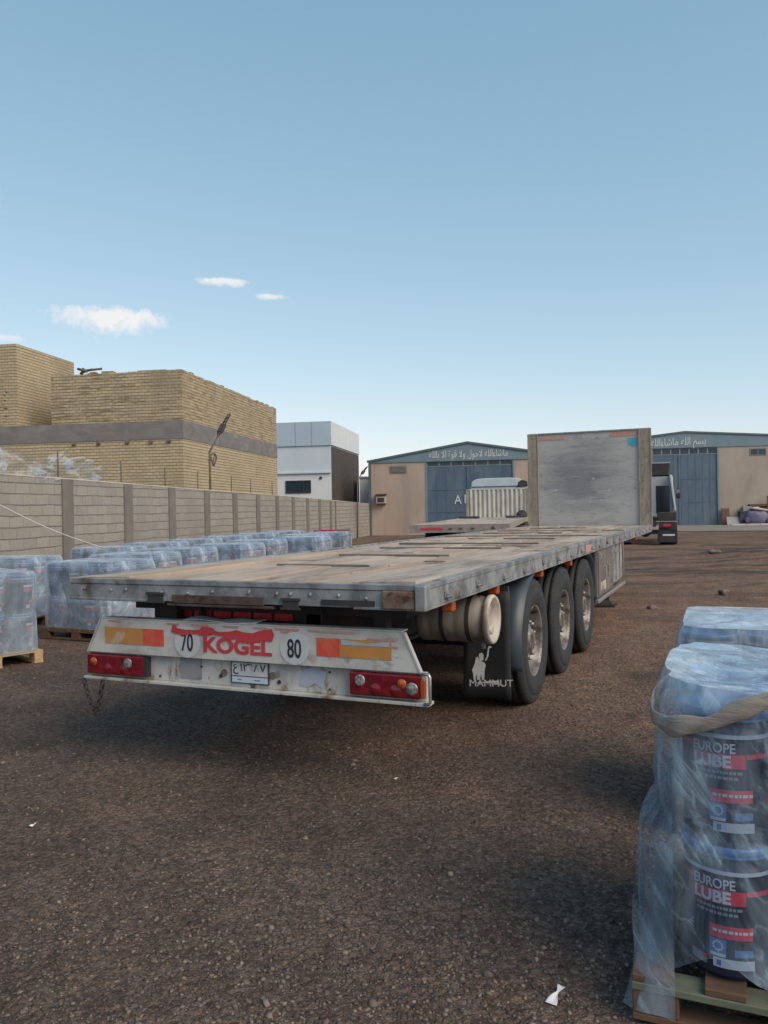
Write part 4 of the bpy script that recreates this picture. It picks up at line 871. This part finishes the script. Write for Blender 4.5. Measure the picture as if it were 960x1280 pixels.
def tractor(loc, yaw, roof_h, label, body, roofm, fairing):
    r = empty('tractor_truck', loc, -yaw, label, 'truck')
    MB().box((-.42,.1,.72),(-.34,6.2,.98)).box((.34,.1,.72),(.42,6.2,.98)).box((-.34,.15,.76),(.34,.25,.95)).box((-.34,2.2,.76),(.34,2.35,.95)).build('chassis', K['frame'], r)
    MB().cyl((-.9,.95,.5),(.9,.95,.5),.09,n=10).lathe([(0,-.22),(.2,-.18),(.24,0),(.2,.18),(0,.22)], (0,.95,.52), 'Y', 14).build('rear_axle', K['steel'], r)
    for sx in (1,-1):
        for off in (.74, 1.07):
            build_tyre(r, (sx*off,.95,.512), sx < 0)
        build_tyre(r, (sx*1.0,4.75,.512), sx < 0)
        MB().grid(lambda u, v: (sx*(.58+.66*v), .95+.62*math.cos(R_(185-190*u)), .54+.60*math.sin(R_(185-190*u))), 16, 3).build('mudguard', K['frame'], r)
        fl = MB().box((sx*.50,.10,.10),(sx*1.26,.125,.62)).build('mud_flap', K['black'], r)
        MB().box((sx*.70 if sx > 0 else -1.16,.094,.36),(1.16 if sx > 0 else -.70,.0995,.43)).build('lettering', K['letter_white'], fl)
        tl = MB().box((sx*.56,.02,.70),(sx*1.22,.1,.90)).build('tail_lamp', K['frame'], r); MB().box((sx*.72,.008,.74),(sx*1.02,.0195,.85)).build('lens', K['lens_red_led'], tl)
        MB().box((sx*.45,.05,.93),(sx*1.26,.12,.965)).build('light_bar', K['chrome'], r)
        MB().box((sx*.5,.13,.97),(sx*1.24,.5,1.32)).build('rear_box', K['frame'], r, .03)
        MB().cyl((sx*.85,2.1,.62),(sx*.85,3.3,.62),.32,n=18).build('fuel_tank', K['chrome'], r)
    MB().box((-.5,.7,1.0),(.5,1.5,1.08)).cyl((0,1.0,1.08),(0,1.0,1.14),.5,n=18).build('fifth_wheel', K['frame'], r)
    hw = 1.14; ct = roof_h-.62 if fairing else roof_h-.42
    cab = MB()
    Y0, Y1 = 3.35, 5.35
    prof = [(Y0,.95),(Y1+.1,.75),(Y1+.12,1.5),(Y1-.12,ct-.1),(Y1-.3,ct),(Y0,ct)]
    cab.prism([(-hw,y,z) for y, z in prof], (2*hw,0,0)); c = cab.build('cab', body, r, .05)
    MB().box((.42,Y0-.02,1.25),(.98,Y0-.001,ct-.42)).build('rear_panel', K['glass'], c); MB().box((-.98,Y0-.02,1.25),(-.42,Y0-.001,ct-.42)).build('rear_panel', K['glass'], c)
    MB().hexa([(-1.0,Y1+.14,1.55),(1.0,Y1+.14,1.55),(1.0,Y1+.1,1.55),(-1.0,Y1+.1,1.55),(-.98,Y1-.08,ct-.12),(.98,Y1-.08,ct-.12),(.98,Y1-.13,ct-.12),(-.98,Y1-.13,ct-.12)]).build('windscreen', K['glass'], c)
    for sx in (1,-1):
        MB().hexa([(sx*hw,Y0+.8,1.5),(sx*(hw+.012),Y0+.8,1.5),(sx*(hw+.012),Y1-.1,1.5),(sx*hw,Y1-.1,1.5),(sx*hw,Y0+.8,ct-.2),(sx*(hw+.012),Y0+.8,ct-.2),(sx*(hw+.012),Y1-.25,ct-.2),(sx*hw,Y1-.25,ct-.2)]).build('side_window', K['glass'], c)
        m = MB().box((sx*1.27,Y1-.15,1.9),(sx*1.46,Y1-.05,2.35)).build('mirror', K['frame'], c, .03); MB().tube([(sx*1.14,Y1-.1,2.3),(sx*1.33,Y1-.1,2.33)], .02, 6).tube([(sx*1.14,Y1-.1,1.95),(sx*1.33,Y1-.1,1.93)], .02, 6).build('mirror_arm', K['chrome'], m)
        MB().box((sx*1.28,Y1-.157,2.14),(sx*1.44,Y1-.1505,2.31)).build('mirror_glass', K['lens_clear'], m)
        if fairing:
            MB().hexa([(sx*1.17,2.75,1.35),(sx*1.25,2.75,1.35),(sx*1.25,3.4,1.35),(sx*1.17,3.4,1.35),(sx*.98,3.05,ct+.05),(sx*1.06,3.05,ct+.05),(sx*1.10,3.4,ct+.05),(sx*1.0,3.4,ct+.05)]).build('side_fairing', body, c, .02)
    if fairing:
        MB().box((-1.0,Y0-.03,ct+.01),(1.0,Y1-.9,roof_h-.06)).build('roof_box', K['frame'], c, .05)
        MB().hexa([(-1.05,Y0-.05,roof_h-.06),(1.05,Y0-.05,roof_h-.06),(1.0,Y1-.5,ct+.02),(-1.0,Y1-.5,ct+.02),(-1.02,Y0-.05,roof_h),(1.02,Y0-.05,roof_h),(.98,Y1-.4,ct+.06),(-.98,Y1-.4,ct+.06)]).build('roof_deflector', body, c, .02)
    else:
        pts = []
        for k in range(25): t = math.pi*(1-k/24); c_, s_ = math.cos(t), math.sin(t); pts.append((math.copysign(abs(c_)**.45, c_)*1.09, Y0-.05, ct+.002+.36*s_**.55))
        MB().prism(pts, (0,1.3,0)).build('roof_deflector', roofm, c, .03)
        MB().prism([(.80,Y0-.065,ct-.02),(1.22,Y0-.065,ct+.0),(1.20,Y0-.065,ct+.20),(1.0,Y0-.065,ct+.26),(.86,Y0-.065,ct+.17)], (0,.8,0)).build('deflector_side', K['frame'], c, .01)
    return r
yw = R_(12.0)
tractor(Vector((.62,20.25,0))+Vector((math.cos(yw),-math.sin(yw),0))*1.25+Vector((math.sin(yw),math.cos(yw),0))*10.55, yw, 2.92, 'truck with pale rounded roof showing above the corrugated headboard', K['truck_blue'], K['truck_blue'], False)
yt = R_(19.5)
tractor(Vector((10.58,32.9,0)), yt, 3.50, 'white tractor truck seen from behind, right of the grey headboard', K['truck_white'], K['truck_white'], True)
# ------------------------------------------------------------------ pallets of pails
PR_, PH = .142, .428
def pail_mb(n=24):
    return MB().lathe([(0,.002,0),(.118,.002,0),(.122,.008,0),(.130,.25,0),(.1335,.33,0),(.139,.335,0),(.139,.350,0),(.1345,.353,0),(.136,.377,3),(.137,.395,1),(.143,.396,1),(.1435,.418,1),(.139,.424,1),(.130,.422,1),(.126,.412,1),(0,.412,1)], n=n)
def pallet_mb(w=1.2, d=1.0):
    b = MB()
    for k in range(7): x = -w/2+.0+k*(w-.13)/6; b.box((x,-d/2,.12),(x+.13,d/2,.142))
    for y in (-d/2, -.05, d/2-.1): b.box((-w/2,y,.098),(w/2,y+.1,.1195))
    for y in (-d/2, -.05, d/2-.1):
        for x in (-w/2, -.07, w/2-.14): b.box((x+.001,y+.003,.0225),(x+.139,y+.097,.0975))
        b.box((-w/2,y,0),(w/2,y+.1,.022))
    return b
def wrap_mb(seed, hx=.600, hy=.495, z0=.13, z1=1.03, nu=88, nv=18, near=False):
    rs = random.Random(seed); o = rs.uniform(0, 50); b = MB()
    vn = lambda x, y: float(vnoise(np.array(x+o), np.array(y+o)))
    pw = .42 if near else .24
    def ring(t, k=1.):
        c, s = math.cos(t), math.sin(t); return Vector((math.copysign(abs(c)**pw, c)*hx*k, math.copysign(abs(s)**pw, s)*hy*k, 0))
    def side(u, v):
        t = 2*math.pi*u; p = ring(t); z = z0+(z1-z0)*v; d = p.normalized()
        k = .030*vn(u*22, v*2.2)+.012*vn(u*60+v*6, v*9)+.010*math.cos(2*math.pi*u*14)*(.4+.6*math.sin(2*math.pi*v*1.0)**2)
        k -= .035*max(0, v-.93)/.07+.02*math.exp(-((v-.53)/.05)**2)
        zz = z+(.05*vn(u*12+7, 3)+.02)*(1-v)**6
        if near:
            left = max(0, -d.x)**2*(1 if d.y < .75 else .4)
            k += left*(.05*max(0, 1-v*1.15)+.045*(1/(1+math.exp((v-.47)*60)))) + .018*vn(u*40, v*1.5)
            zz += .085*math.exp(-((p.x+.33)/.10)**2)*(1-v)**4*(1 if p.y < 0 else 0)
            zz += .05*max(0, -d.x)*max(0, v-.9)/.1
        return p+d*k+Vector((0, 0, zz))
    b.grid(side, nu, nv, 0, True, True)
    def top(u, v):
        t = 2*math.pi*u; e = side(u, 1); k = 1-v; p = Vector((e.x*k, e.y*k, 0))
        z = e.z*(1-min(1, v*3))+(z1+.004)*min(1, v*3)
        z += (.010*math.cos(p.x*2*math.pi/.29)*math.cos(p.y*2*math.pi/.29)+.014*vn(p.x*3+3, p.y*3)+.003*vn(p.x*13, p.y*13)+(.006*vn(math.atan2(p.y, p.x)*9, 2)*min(1, p.length*2.5)))*min(1, v*2.2)
        return (p.x, p.y, z)
    b.grid(top, nu, 12, 1, True, True)
    return b
_pail = {}
def load(cx, cy, yaw, label, seed, lid='lid', body='pail', wood='wood_dark', variant=0, top=0.):
    r = empty('pail_pallet', (cx, cy, -.012), -R_(yaw), label, 'pallet of pails', 'shrink wrapped pallets of pails')
    def share(key, mk, mats, name):
        if key not in _pail: o = mk().build(name, mats, r); _pail[key] = o.data
        else: o = bpy.data.objects.new(name, _pail[key]); C.objects.link(o); o.parent = r
        return o
    share('pal'+wood, pallet_mb, K[wood], 'wooden_pallet')
    for layer in range(2):
        for ix in range(4):
            for iy in range(3):
                if 0 < ix < 3 and iy == 1: continue
                o = share(f'pail{lid}{body}', lambda: far_pail(), [K[body], K[lid], K['label_red'], K['label_pale']], 'pail')
                o.location = ((ix-1.5)*.287, (iy-1)*.32, .143+layer*PH); o.rotation_euler = (0, 0, random.uniform(-.9, .9)+(-math.pi/2 if ix == 0 else math.pi/2 if ix == 3 and iy > 0 else 0))
    share(f'wrap{variant}', lambda: wrap_mb(variant*13+1), [K['wrap_milky' if variant == 9 else 'wrap'], K['wrap_top']], 'plastic_wrap')
    return r
def far_pail():
    b = pail_mb(18)
    for a0, a1, z0, z1, m in ((-130,-50,.235,.275,2),(-130,-60,.285,.31,3),(-105,-50,.10,.135,2),(-120,-100,.05,.09,3),(40,120,.235,.275,2),(40,110,.285,.31,3)):
        b.grid(lambda u, v: ((.1355)*math.cos(R_(a0+(a1-a0)*u)), (.1355)*math.sin(R_(a0+(a1-a0)*u)), z0+(z1-z0)*v), 6, 1, m)
    return b
spots = [
 (-4.66, 9.18, 43, 'left edge pallet of pails on a fresh pale wooden pallet with its corner sticking out', 'wood'),
 (-3.92, 11.15, 23, 'dark labelled pail pallet just behind the left end of the trailer bumper', 'wood_dark'),
 (-5.75, 12.5, 15, 'pail pallet at the left edge behind the one on the pale wooden pallet', 'wood_dark'),
 (-3.98, 12.95, 14, 'pail pallet in the row beside the deck; second from the deck\'s rear', 'wood'),
 (-3.72, 14.55, 16, 'pail pallet in the row beside the deck; third from the deck\'s rear', 'wood_dark'),
 (-3.12, 16.2, 20, 'deep blue pail pallet in the row beside the deck, fourth from the deck\'s rear', 'wood_dark'),
 (-2.85, 18.0, 12, 'pail pallet in the row beside the deck, fifth from the trailer\'s rear corner', 'wood_dark'),
 (-1.98, 19.7, 18, 'pail pallet in the row beside the deck, sixth from the trailer\'s rear corner', 'wood_dark'),
 (-2.15, 21.6, 12, 'pail pallet in the row beside the deck, seventh from the trailer\'s rear corner', 'wood_dark'),
 (-1.62, 23.5, 9, 'last pallet of pails in the row beside the deck, nearest the left warehouse', 'wood_dark'),
 (-5.35, 15.7, 10, 'pail pallet along the block wall where the white cord ends', 'wood_dark'),
 (-4.95, 17.6, 8, 'pail pallet in the row along the block wall, second behind the white cord', 'wood_dark'),
 (-4.6, 19.5, 12, 'pail pallet in the row along the block wall, third behind the white cord', 'wood_dark'),
 (-4.2, 21.5, 8, 'pail pallet in the row along the block wall, fourth behind the white cord', 'wood_dark'),
 (-3.75, 23.6, 10, 'pail pallet in the row along the block wall, fifth behind the white cord', 'wood_dark'),
 (-3.2, 25.6, 9, 'pail pallet in the row along the block wall, just left of the red lids', 'wood_dark'),
]
for i, (x, y, yaw, lab, wd) in enumerate(spots): load(x, y, yaw, lab, i, body='pail_blue' if i % 3 else 'pail', wood=wd, variant=9 if i == 0 else i % 4)
load(-1.75, 27.2, 9, 'pallet of pails with red lids at the far end of the rows', 30, lid='lid_red', body='pail_blue', variant=1)
kids_red = [o for o in bpy.data.objects if o.parent and o.parent.get('label', '').startswith('pallet of pails with red')]
for o in kids_red:
    if o.name.startswith('plastic_wrap'): bpy.data.objects.remove(o)
load(1.49+.55*.918+.5*.396, 4.06-.55*.396+.5*.918, 23, 'shrink wrapped pail pallet second at the right edge, only its blue top showing', 40, body='pail_blue', variant=2)
# nearest pallet, bottom right
def bend(z0, ang0, rad=.1375):   # x along the girth, y up
    def fn(v):
        t = R_(-90+ang0)+v.x/rad; q = rad+v.z; return (q*math.cos(t), q*math.sin(t), z0+v.y)
    return fn
def patch(x0, x1, z0, z1, m, rad, ang0=0, n=10):
    f = bend(0, ang0, rad); return MB().grid(lambda u, v: f(Vector((x0+(x1-x0)*u, z0+(z1-z0)*v, 0))), n, 1, m)
def label_mb(kind):
    b = MB()
    if kind == 0:      # printed bands
        join(b, patch(-.21,.21,.01,.318,0,.1362,n=40))
        join(b, patch(-.085,.075,.278,.312,1,.1372), patch(-.085,.080,.232,.276,2,.1372,n=12))
        join(b, patch(-.15,-.088,.288,.303,2,.1373), patch(.082,.20,.262,.277,2,.1373))
        join(b, patch(-.03,.10,.125,.165,2,.1372), patch(-.03,.02,.070,.121,3,.1372), patch(-.028,.018,.066,.076,4,.1376), patch(.045,.10,.072,.095,3,.1372), patch(-.02,.105,.032,.062,4,.1372), patch(-.10,-.04,.03,.06,5,.1372), patch(-.055,-.04,.045,.06,2,.1376))
        rs = random.Random(3); x = -.07
        for z, xe in ((.214,.06),(.197,.045)):
            x = -.075
            while x < xe: w = rs.uniform(.006,.016); join(b, patch(x,x+w,z,z+.009,5,.1374,n=2)); x += w+.003
        x = -.02
        while x < .09: w = rs.uniform(.006,.018); join(b, patch(x,x+w,.143,.152,4,.1378,n=2)); x += w+.004
        for k in range(5): join(b, patch(-.14,-.09,.10+.012*k,.104+.012*k,5,.1374,n=4))
        g = MB(); f = bend(.099, 0, .1378)
        for k in range(20):
            a0, a1 = 2*math.pi*k/20, 2*math.pi*(k+1)/20; r1 = .018 if k % 2 else .0155; ps = [(-.005+.011*math.cos(a0),.011*math.sin(a0)),(-.005+r1*math.cos(a0),r1*math.sin(a0)),(-.005+r1*math.cos(a1),r1*math.sin(a1)),(-.005+.011*math.cos(a1),.011*math.sin(a1))]
            k0 = len(g.v); g.v += [tuple(f(Vector((p[0],p[1],0)))) for p in ps]; g.face((k0,k0+1,k0+2,k0+3), 4)
        join(b, g)
        join(b, patch(-.008,.004,.038,.056,3,.1378,n=4))
    b.v = [(x, y, z+.012) for x, y, z in b.v]
    return b
def near_pallet():
    C0 = Vector((.767,2.587,0)); r = empty('pail_pallet', C0+TR*.6+TF*.5+Vector((0,0,-.005)), -TY, 'nearest pallet of dark labelled pails wrapped in loose clear plastic, bottom right corner', 'pallet of pails', 'shrink wrapped pallets of pails')
    for k in range(3):   # stringers of the pallet face the camera
        y = (-.5, -.07, .40)[k]
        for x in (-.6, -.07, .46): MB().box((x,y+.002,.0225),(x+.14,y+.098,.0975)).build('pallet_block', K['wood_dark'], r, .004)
    for y in (-.5, -.05, .4):
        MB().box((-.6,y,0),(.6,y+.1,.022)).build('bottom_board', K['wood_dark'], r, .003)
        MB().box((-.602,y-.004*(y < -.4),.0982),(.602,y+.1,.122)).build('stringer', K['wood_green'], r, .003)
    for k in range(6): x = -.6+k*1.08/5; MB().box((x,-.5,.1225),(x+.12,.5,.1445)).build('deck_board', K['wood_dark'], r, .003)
    lab0 = label_mb(0); up = text_mb('EUROPE', .043, bend(.2925, -35.5), .0006, .012, sx=.86); lu = text_mb('LUBE', .050, bend(.2485, -34.5), .0006, .035, sx=1.05)
    for t in (up, lu):
        for i, v in enumerate(t.v): q = Vector(v); rr = math.hypot(q.x, q.y); s = (rr+.0012)/rr; t.v[i] = (q.x*s, q.y*s, q.z)
    first = None
    for layer in range(2):
        for ix in range(3):
            for iy in range(3):
                if ix == 1 and iy == 1: continue
                loc = (-.31+.288*ix, -.31+.288*iy, .146+layer*PH); rz = {(0,0):-.22+.05*layer,(1,0):.3,(2,0):-.4,(0,1):-1.2,(0,2):-1.7}.get((ix,iy), random.uniform(-3,3))
                if first is None:
                    p = MB().lathe([(0,.002),(.118,.002),(.122,.008),(.1345,.33),(.1395,.335),(.1395,.352),(.1355,.355),(.1365,.394)], n=48); first = p.build('pail', K['pail'], r)
                    MB().lathe([(.1372,.388),(.1435,.389),(.1442,.395),(.142,.398),(.1442,.401),(.1440,.418),(.1395,.4235),(.130,.422),(.126,.411),(.06,.411),(.055,.415),(0,.415)], n=48).build('lid', K['lid'], first)
                    MB().lathe([(.1398,.337),(.1403,.350)], n=48).build('rim_ring', K['label_pale'], first)
                    lb = lab0.build('label', [K['label_navy'],K['label_navy'],K['label_red'],K['label_blue'],K['label_pale'],K['label_grey']], first, fix=False)
                    up.build('lettering', K['print_pale'], first); lu.build('lettering', K['print_pale'], first)
                    h = []; 
                    for k in range(17): a = R_(-80+160*k/16); h.append((.150*math.sin(a)*.97, -.150*math.cos(a)*.10-.135*0, .345-.09*math.cos(a)))
                    h = [(x*1.0, math.sqrt(max(0,.150**2-x*x))*(1 if True else -1), z) for x, y, z in h]
                    MB().tube(h, .004, 6).build('handle', K['chrome'], first)
                    q = first
                else: q = copy_tree(first, r)
                q.location = loc; q.rotation_euler = (0, 0, rz)
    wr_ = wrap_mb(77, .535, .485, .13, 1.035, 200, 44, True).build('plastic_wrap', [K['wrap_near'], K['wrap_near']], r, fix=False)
    pts = [(-.40,.42,.99),(-.53,.15,.965),(-.555,-.15,.945),(-.535,-.36,.935),(-.46,-.47,.94),(-.36,-.50,.968),(-.25,-.515,1.03),(-.15,-.505,1.075),(.0,-.45,1.085),(.25,-.3,1.07)]
    P = []
    for i in range(len(pts)-1):
        for s in range(8): P.append(Vector(pts[i]).lerp(Vector(pts[i+1]), s/8))
    for _ in range(4): P = [P[0]]+[(P[i-1]+P[i]*2+P[i+1])/4 for i in range(1, len(P)-1)]+[P[-1]]
    tw = MB(); n = 10
    def tf(u, v):
        i = min(int(v*(len(P)-1)), len(P)-2); p = P[i].lerp(P[i+1], v*(len(P)-1)-i); a = 2*math.pi*u
        rr = .019+.0025*math.sin(3*(a+v*15))+.004*math.sin(v*31)
        d = (P[i+1]-P[i]).normalized(); s = Vector((0,0,1)).cross(d).normalized()
        return p+s*(rr*.40*math.cos(a))+Vector((0,0,1))*(rr*1.5*math.sin(a))
    tw.grid(tf, 20, 150, 0, True, True).build('twisted_band', K['twist'], r, fix=False)
    # loose tail of film hanging at the left front corner
    def tail(u, v):
        zt = .57+.012*math.sin(6*u); z = .03+(zt-.03)*v
        ox, oy = -.625+.045*v+.008*math.sin(5*v), -.47+.05*v
        x = -.47+(ox+.47)*u+.006*math.sin(11*v+5*u)*u; y = -.515+(oy+.515)*u-.014*math.sin(3.1*u)+.008*math.sin(8*v+6*u)
        return (x, y, z)
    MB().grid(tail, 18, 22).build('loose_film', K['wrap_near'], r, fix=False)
near_pallet()
# white cord from the wall to the pallets
p0 = Vector((-4.95, 14.4, 1.03)); d = ray(0, 625); q = EYEP+d*(11.9/d.y); e = q+(q-p0)*.35
pp = [p0.lerp(e, t/14)-Vector((0,0,.10*math.sin(math.pi*t/14))) for t in range(15)]
o = MB().tube(pp, .009, 6).build('cord', K['rope']); tag(o, 'white cord stretched slanting down in front of the block wall', 'cord')
# litter
def scrap(px, py, size, label, seed, name='paper_scrap', long=2.6):
    p = on_z(px, py, 0); rs = random.Random(seed); a = [rs.uniform(0, 6.28) for _ in range(4)]
    gz = float(ground_z(np.array(p.x), np.array(p.y)))
    o = MB().grid(lambda u, v: (size*(u-.5)*(.6+.4*math.sin(5*v+a[3])), size*long*(v-.5), .006+size*.25*(.5+.5*math.sin(5*u+a[0]))*(.5+.5*math.sin(7*v+a[1]))), 8, 14).build(name, K['paper'])
    o.modifiers.new('t', 'SOLIDIFY').thickness = .001
    o.location = (p.x, p.y, gz+.004); o.rotation_euler = (.06, 0, rs.uniform(-.9, -.2)); tag(o, label, 'litter', 'scraps of litter on the gravel')
scrap(695, 1240, .040, 'crumpled white paper scrap on the gravel left of the nearest pallet', 1)
scrap(41, 1028, .024, 'small white paper shred on the gravel near the left edge', 2, long=1.6)
scrap(495, 973, .022, 'tiny white fleck of paper below the right tail lamp', 5, long=1.4)
# stones in the mid distance
for i, (px, py, s, lab) in enumerate(((815, 760, .07, 'lone grey stone on the brown earth left of the second right pallet'), (905, 744, .10, 'pale lump of rubble on the brown earth above the second right pallet'), (893, 693, .16, 'grey stone among the dark earth heaps right of the truck'))):
    p = on_z(px, py, 0); gz = float(ground_z(np.array(p.x), np.array(p.y)))
    rs = random.Random(i+3); ph = [rs.uniform(0,6) for _ in range(4)]
    o = MB().grid(lambda u, v: tuple(Vector((math.cos(6.28318*u)*math.sin(math.pi*v), math.sin(6.28318*u)*math.sin(math.pi*v), .6*math.cos(math.pi*v)))*s*(1+.25*math.sin(3*6.28318*u+ph[0])*math.sin(math.pi*v)+.18*math.sin(7*v+ph[1]))), 18, 12, closed_u=True).build('stone', K['stone'])
    o.location = (p.x, p.y, gz+s*.3); tag(o, lab, 'stone', 'loose stones on the earth')
# ------------------------------------------------------------------ sky, sun, camera
SUN_AZ, SUN_EL = 134., 40.
w = bpy.data.worlds.new('World'); S.world = w; w.use_nodes = True; nt = w.node_tree; bg = nt.nodes['Background']
sk = nn(nt, 'ShaderNodeTexSky', sky_type='NISHITA'); sk.sun_disc = False; sk.sun_elevation = R_(SUN_EL); sk.sun_rotation = R_(SUN_AZ)
sk.altitude = 1200; sk.air_density = 1.0; sk.dust_density = 1.6; sk.ozone_density = 1.6
hs = nn(nt, 'ShaderNodeHueSaturation'); hs.inputs['Hue'].default_value = .485; hs.inputs['Saturation'].default_value = .93; hs.inputs['Value'].default_value = 1
nt.links.new(sk.outputs[0], hs.inputs['Color'])
# four small fair-weather clouds
tc = nn(nt, 'ShaderNodeTexCoord'); DV = tc.outputs['Generated']
def dot(v): 
    x = nn(nt, 'ShaderNodeVectorMath', operation='DOT_PRODUCT'); nt.links.new(DV, x.inputs[0]); x.inputs[1].default_value = tuple(v); return x.outputs['Value']
n_big = noise(nt, DV, 55, 7, .62, .3); n_sm = noise(nt, DV, 190, 6, .65)
tot = None
for cx, cy, rx, ry, amp in ((145,395,74,25,1.0),(285,351,36,8,.9),(345,370,22,6,.75),(2,421,34,7,.6)):
    D = ray(cx, cy).normalized(); T = Vector((D.y, -D.x, 0)).normalized(); T = (T+Vector((0,0,ROLL))).normalized(); U = T.cross(D)
    dd = dot(D); u = mth(nt, 'DIVIDE', dot(T), dd); v = mth(nt, 'DIVIDE', dot(U), dd)
    u = mth(nt, 'DIVIDE', u, rx/FPX); v = mth(nt, 'DIVIDE', v, ry/FPX)
    vb = mth(nt, 'ADD', v, mth(nt, 'MULTIPLY', u, .14))          # flat top, sagging base
    vv = mth(nt, 'MULTIPLY', vb, ramp(nt, vb, 0, .05, 1, 1.9)); 
    r2 = mth(nt, 'ADD', mth(nt, 'MULTIPLY', u, u), mth(nt, 'MULTIPLY', vv, vv))
    e = mth(nt, 'SUBTRACT', 1.0, mth(nt, 'SQRT', r2)); e = mth(nt, 'ADD', e, mth(nt, 'MULTIPLY', mth(nt, 'SUBTRACT', n_big, .52), 1.35)); e = mth(nt, 'ADD', e, mth(nt, 'MULTIPLY', mth(nt, 'SUBTRACT', n_sm, .5), .55))
    c = mth(nt, 'MULTIPLY', ramp(nt, e, .05, .62), mth(nt, 'MULTIPLY', ramp(nt, r2, 1.0, 2.0, 1, 0), amp)); c = mth(nt, 'MULTIPLY', c, mth(nt, 'GREATER_THAN', dd, .2))
    tot = c if tot is None else mth(nt, 'MAXIMUM', tot, c)
CLOUD = (4.7, 4.7, 4.75)
ss = nn(nt, 'ShaderNodeSeparateColor'); nt.links.new(hs.outputs[0], ss.inputs[0]); sc_ = nn(nt, 'ShaderNodeCombineColor')
for i_, (k_, g_) in enumerate(((.90,.80),(.82,.60),(.82,.50))):     # flatten the sky's gradient towards a pale dusty horizon
    nt.links.new(mth(nt, 'MULTIPLY', mth(nt, 'POWER', mth(nt, 'MULTIPLY', ss.outputs[i_], .1892), g_), k_/.1892), sc_.inputs[i_])
nt.links.new(mixc(nt, tot, sc_.outputs[0], CLOUD), bg.inputs['Color']); bg.inputs['Strength'].default_value = .10
sl = bpy.data.lights.new('sun', 'SUN'); sl.energy = 1.6; sl.angle = R_(42); sl.color = (1, .87, .71)
so = bpy.data.objects.new('sun', sl); C.objects.link(so)
dv = Vector((math.sin(R_(SUN_AZ))*math.cos(R_(SUN_EL)), math.cos(R_(SUN_AZ))*math.cos(R_(SUN_EL)), math.sin(R_(SUN_EL))))
so.rotation_euler = (-dv).to_track_quat('-Z', 'Y').to_euler(); so.location = (0, 0, 30)
cam = bpy.data.cameras.new('camera'); cam.sensor_fit = 'VERTICAL'; cam.sensor_height = 36; cam.sensor_width = 27; cam.lens = FPX/1280*36; cam.clip_start = .05; cam.clip_end = 6000
co = bpy.data.objects.new('camera', cam); C.objects.link(co)
m = Matrix((CR, CU, -CF)).transposed().to_4x4(); m.translation = EYEP; co.matrix_world = m
S.camera = co
S.render.engine = 'CYCLES'; S.cycles.use_denoising = True; S.cycles.max_bounces = 6; S.cycles.transparent_max_bounces = 16; S.cycles.diffuse_bounces = 3; S.cycles.glossy_bounces = 3; S.cycles.caustics_reflective = False; S.cycles.caustics_refractive = False
S.view_settings.view_transform = 'Standard'; S.view_settings.look = 'None'; S.view_settings.exposure = .92; S.view_settings.gamma = 1; S.view_settings.use_curve_mapping = False
S.render.resolution_x = 768; S.render.resolution_y = 1024
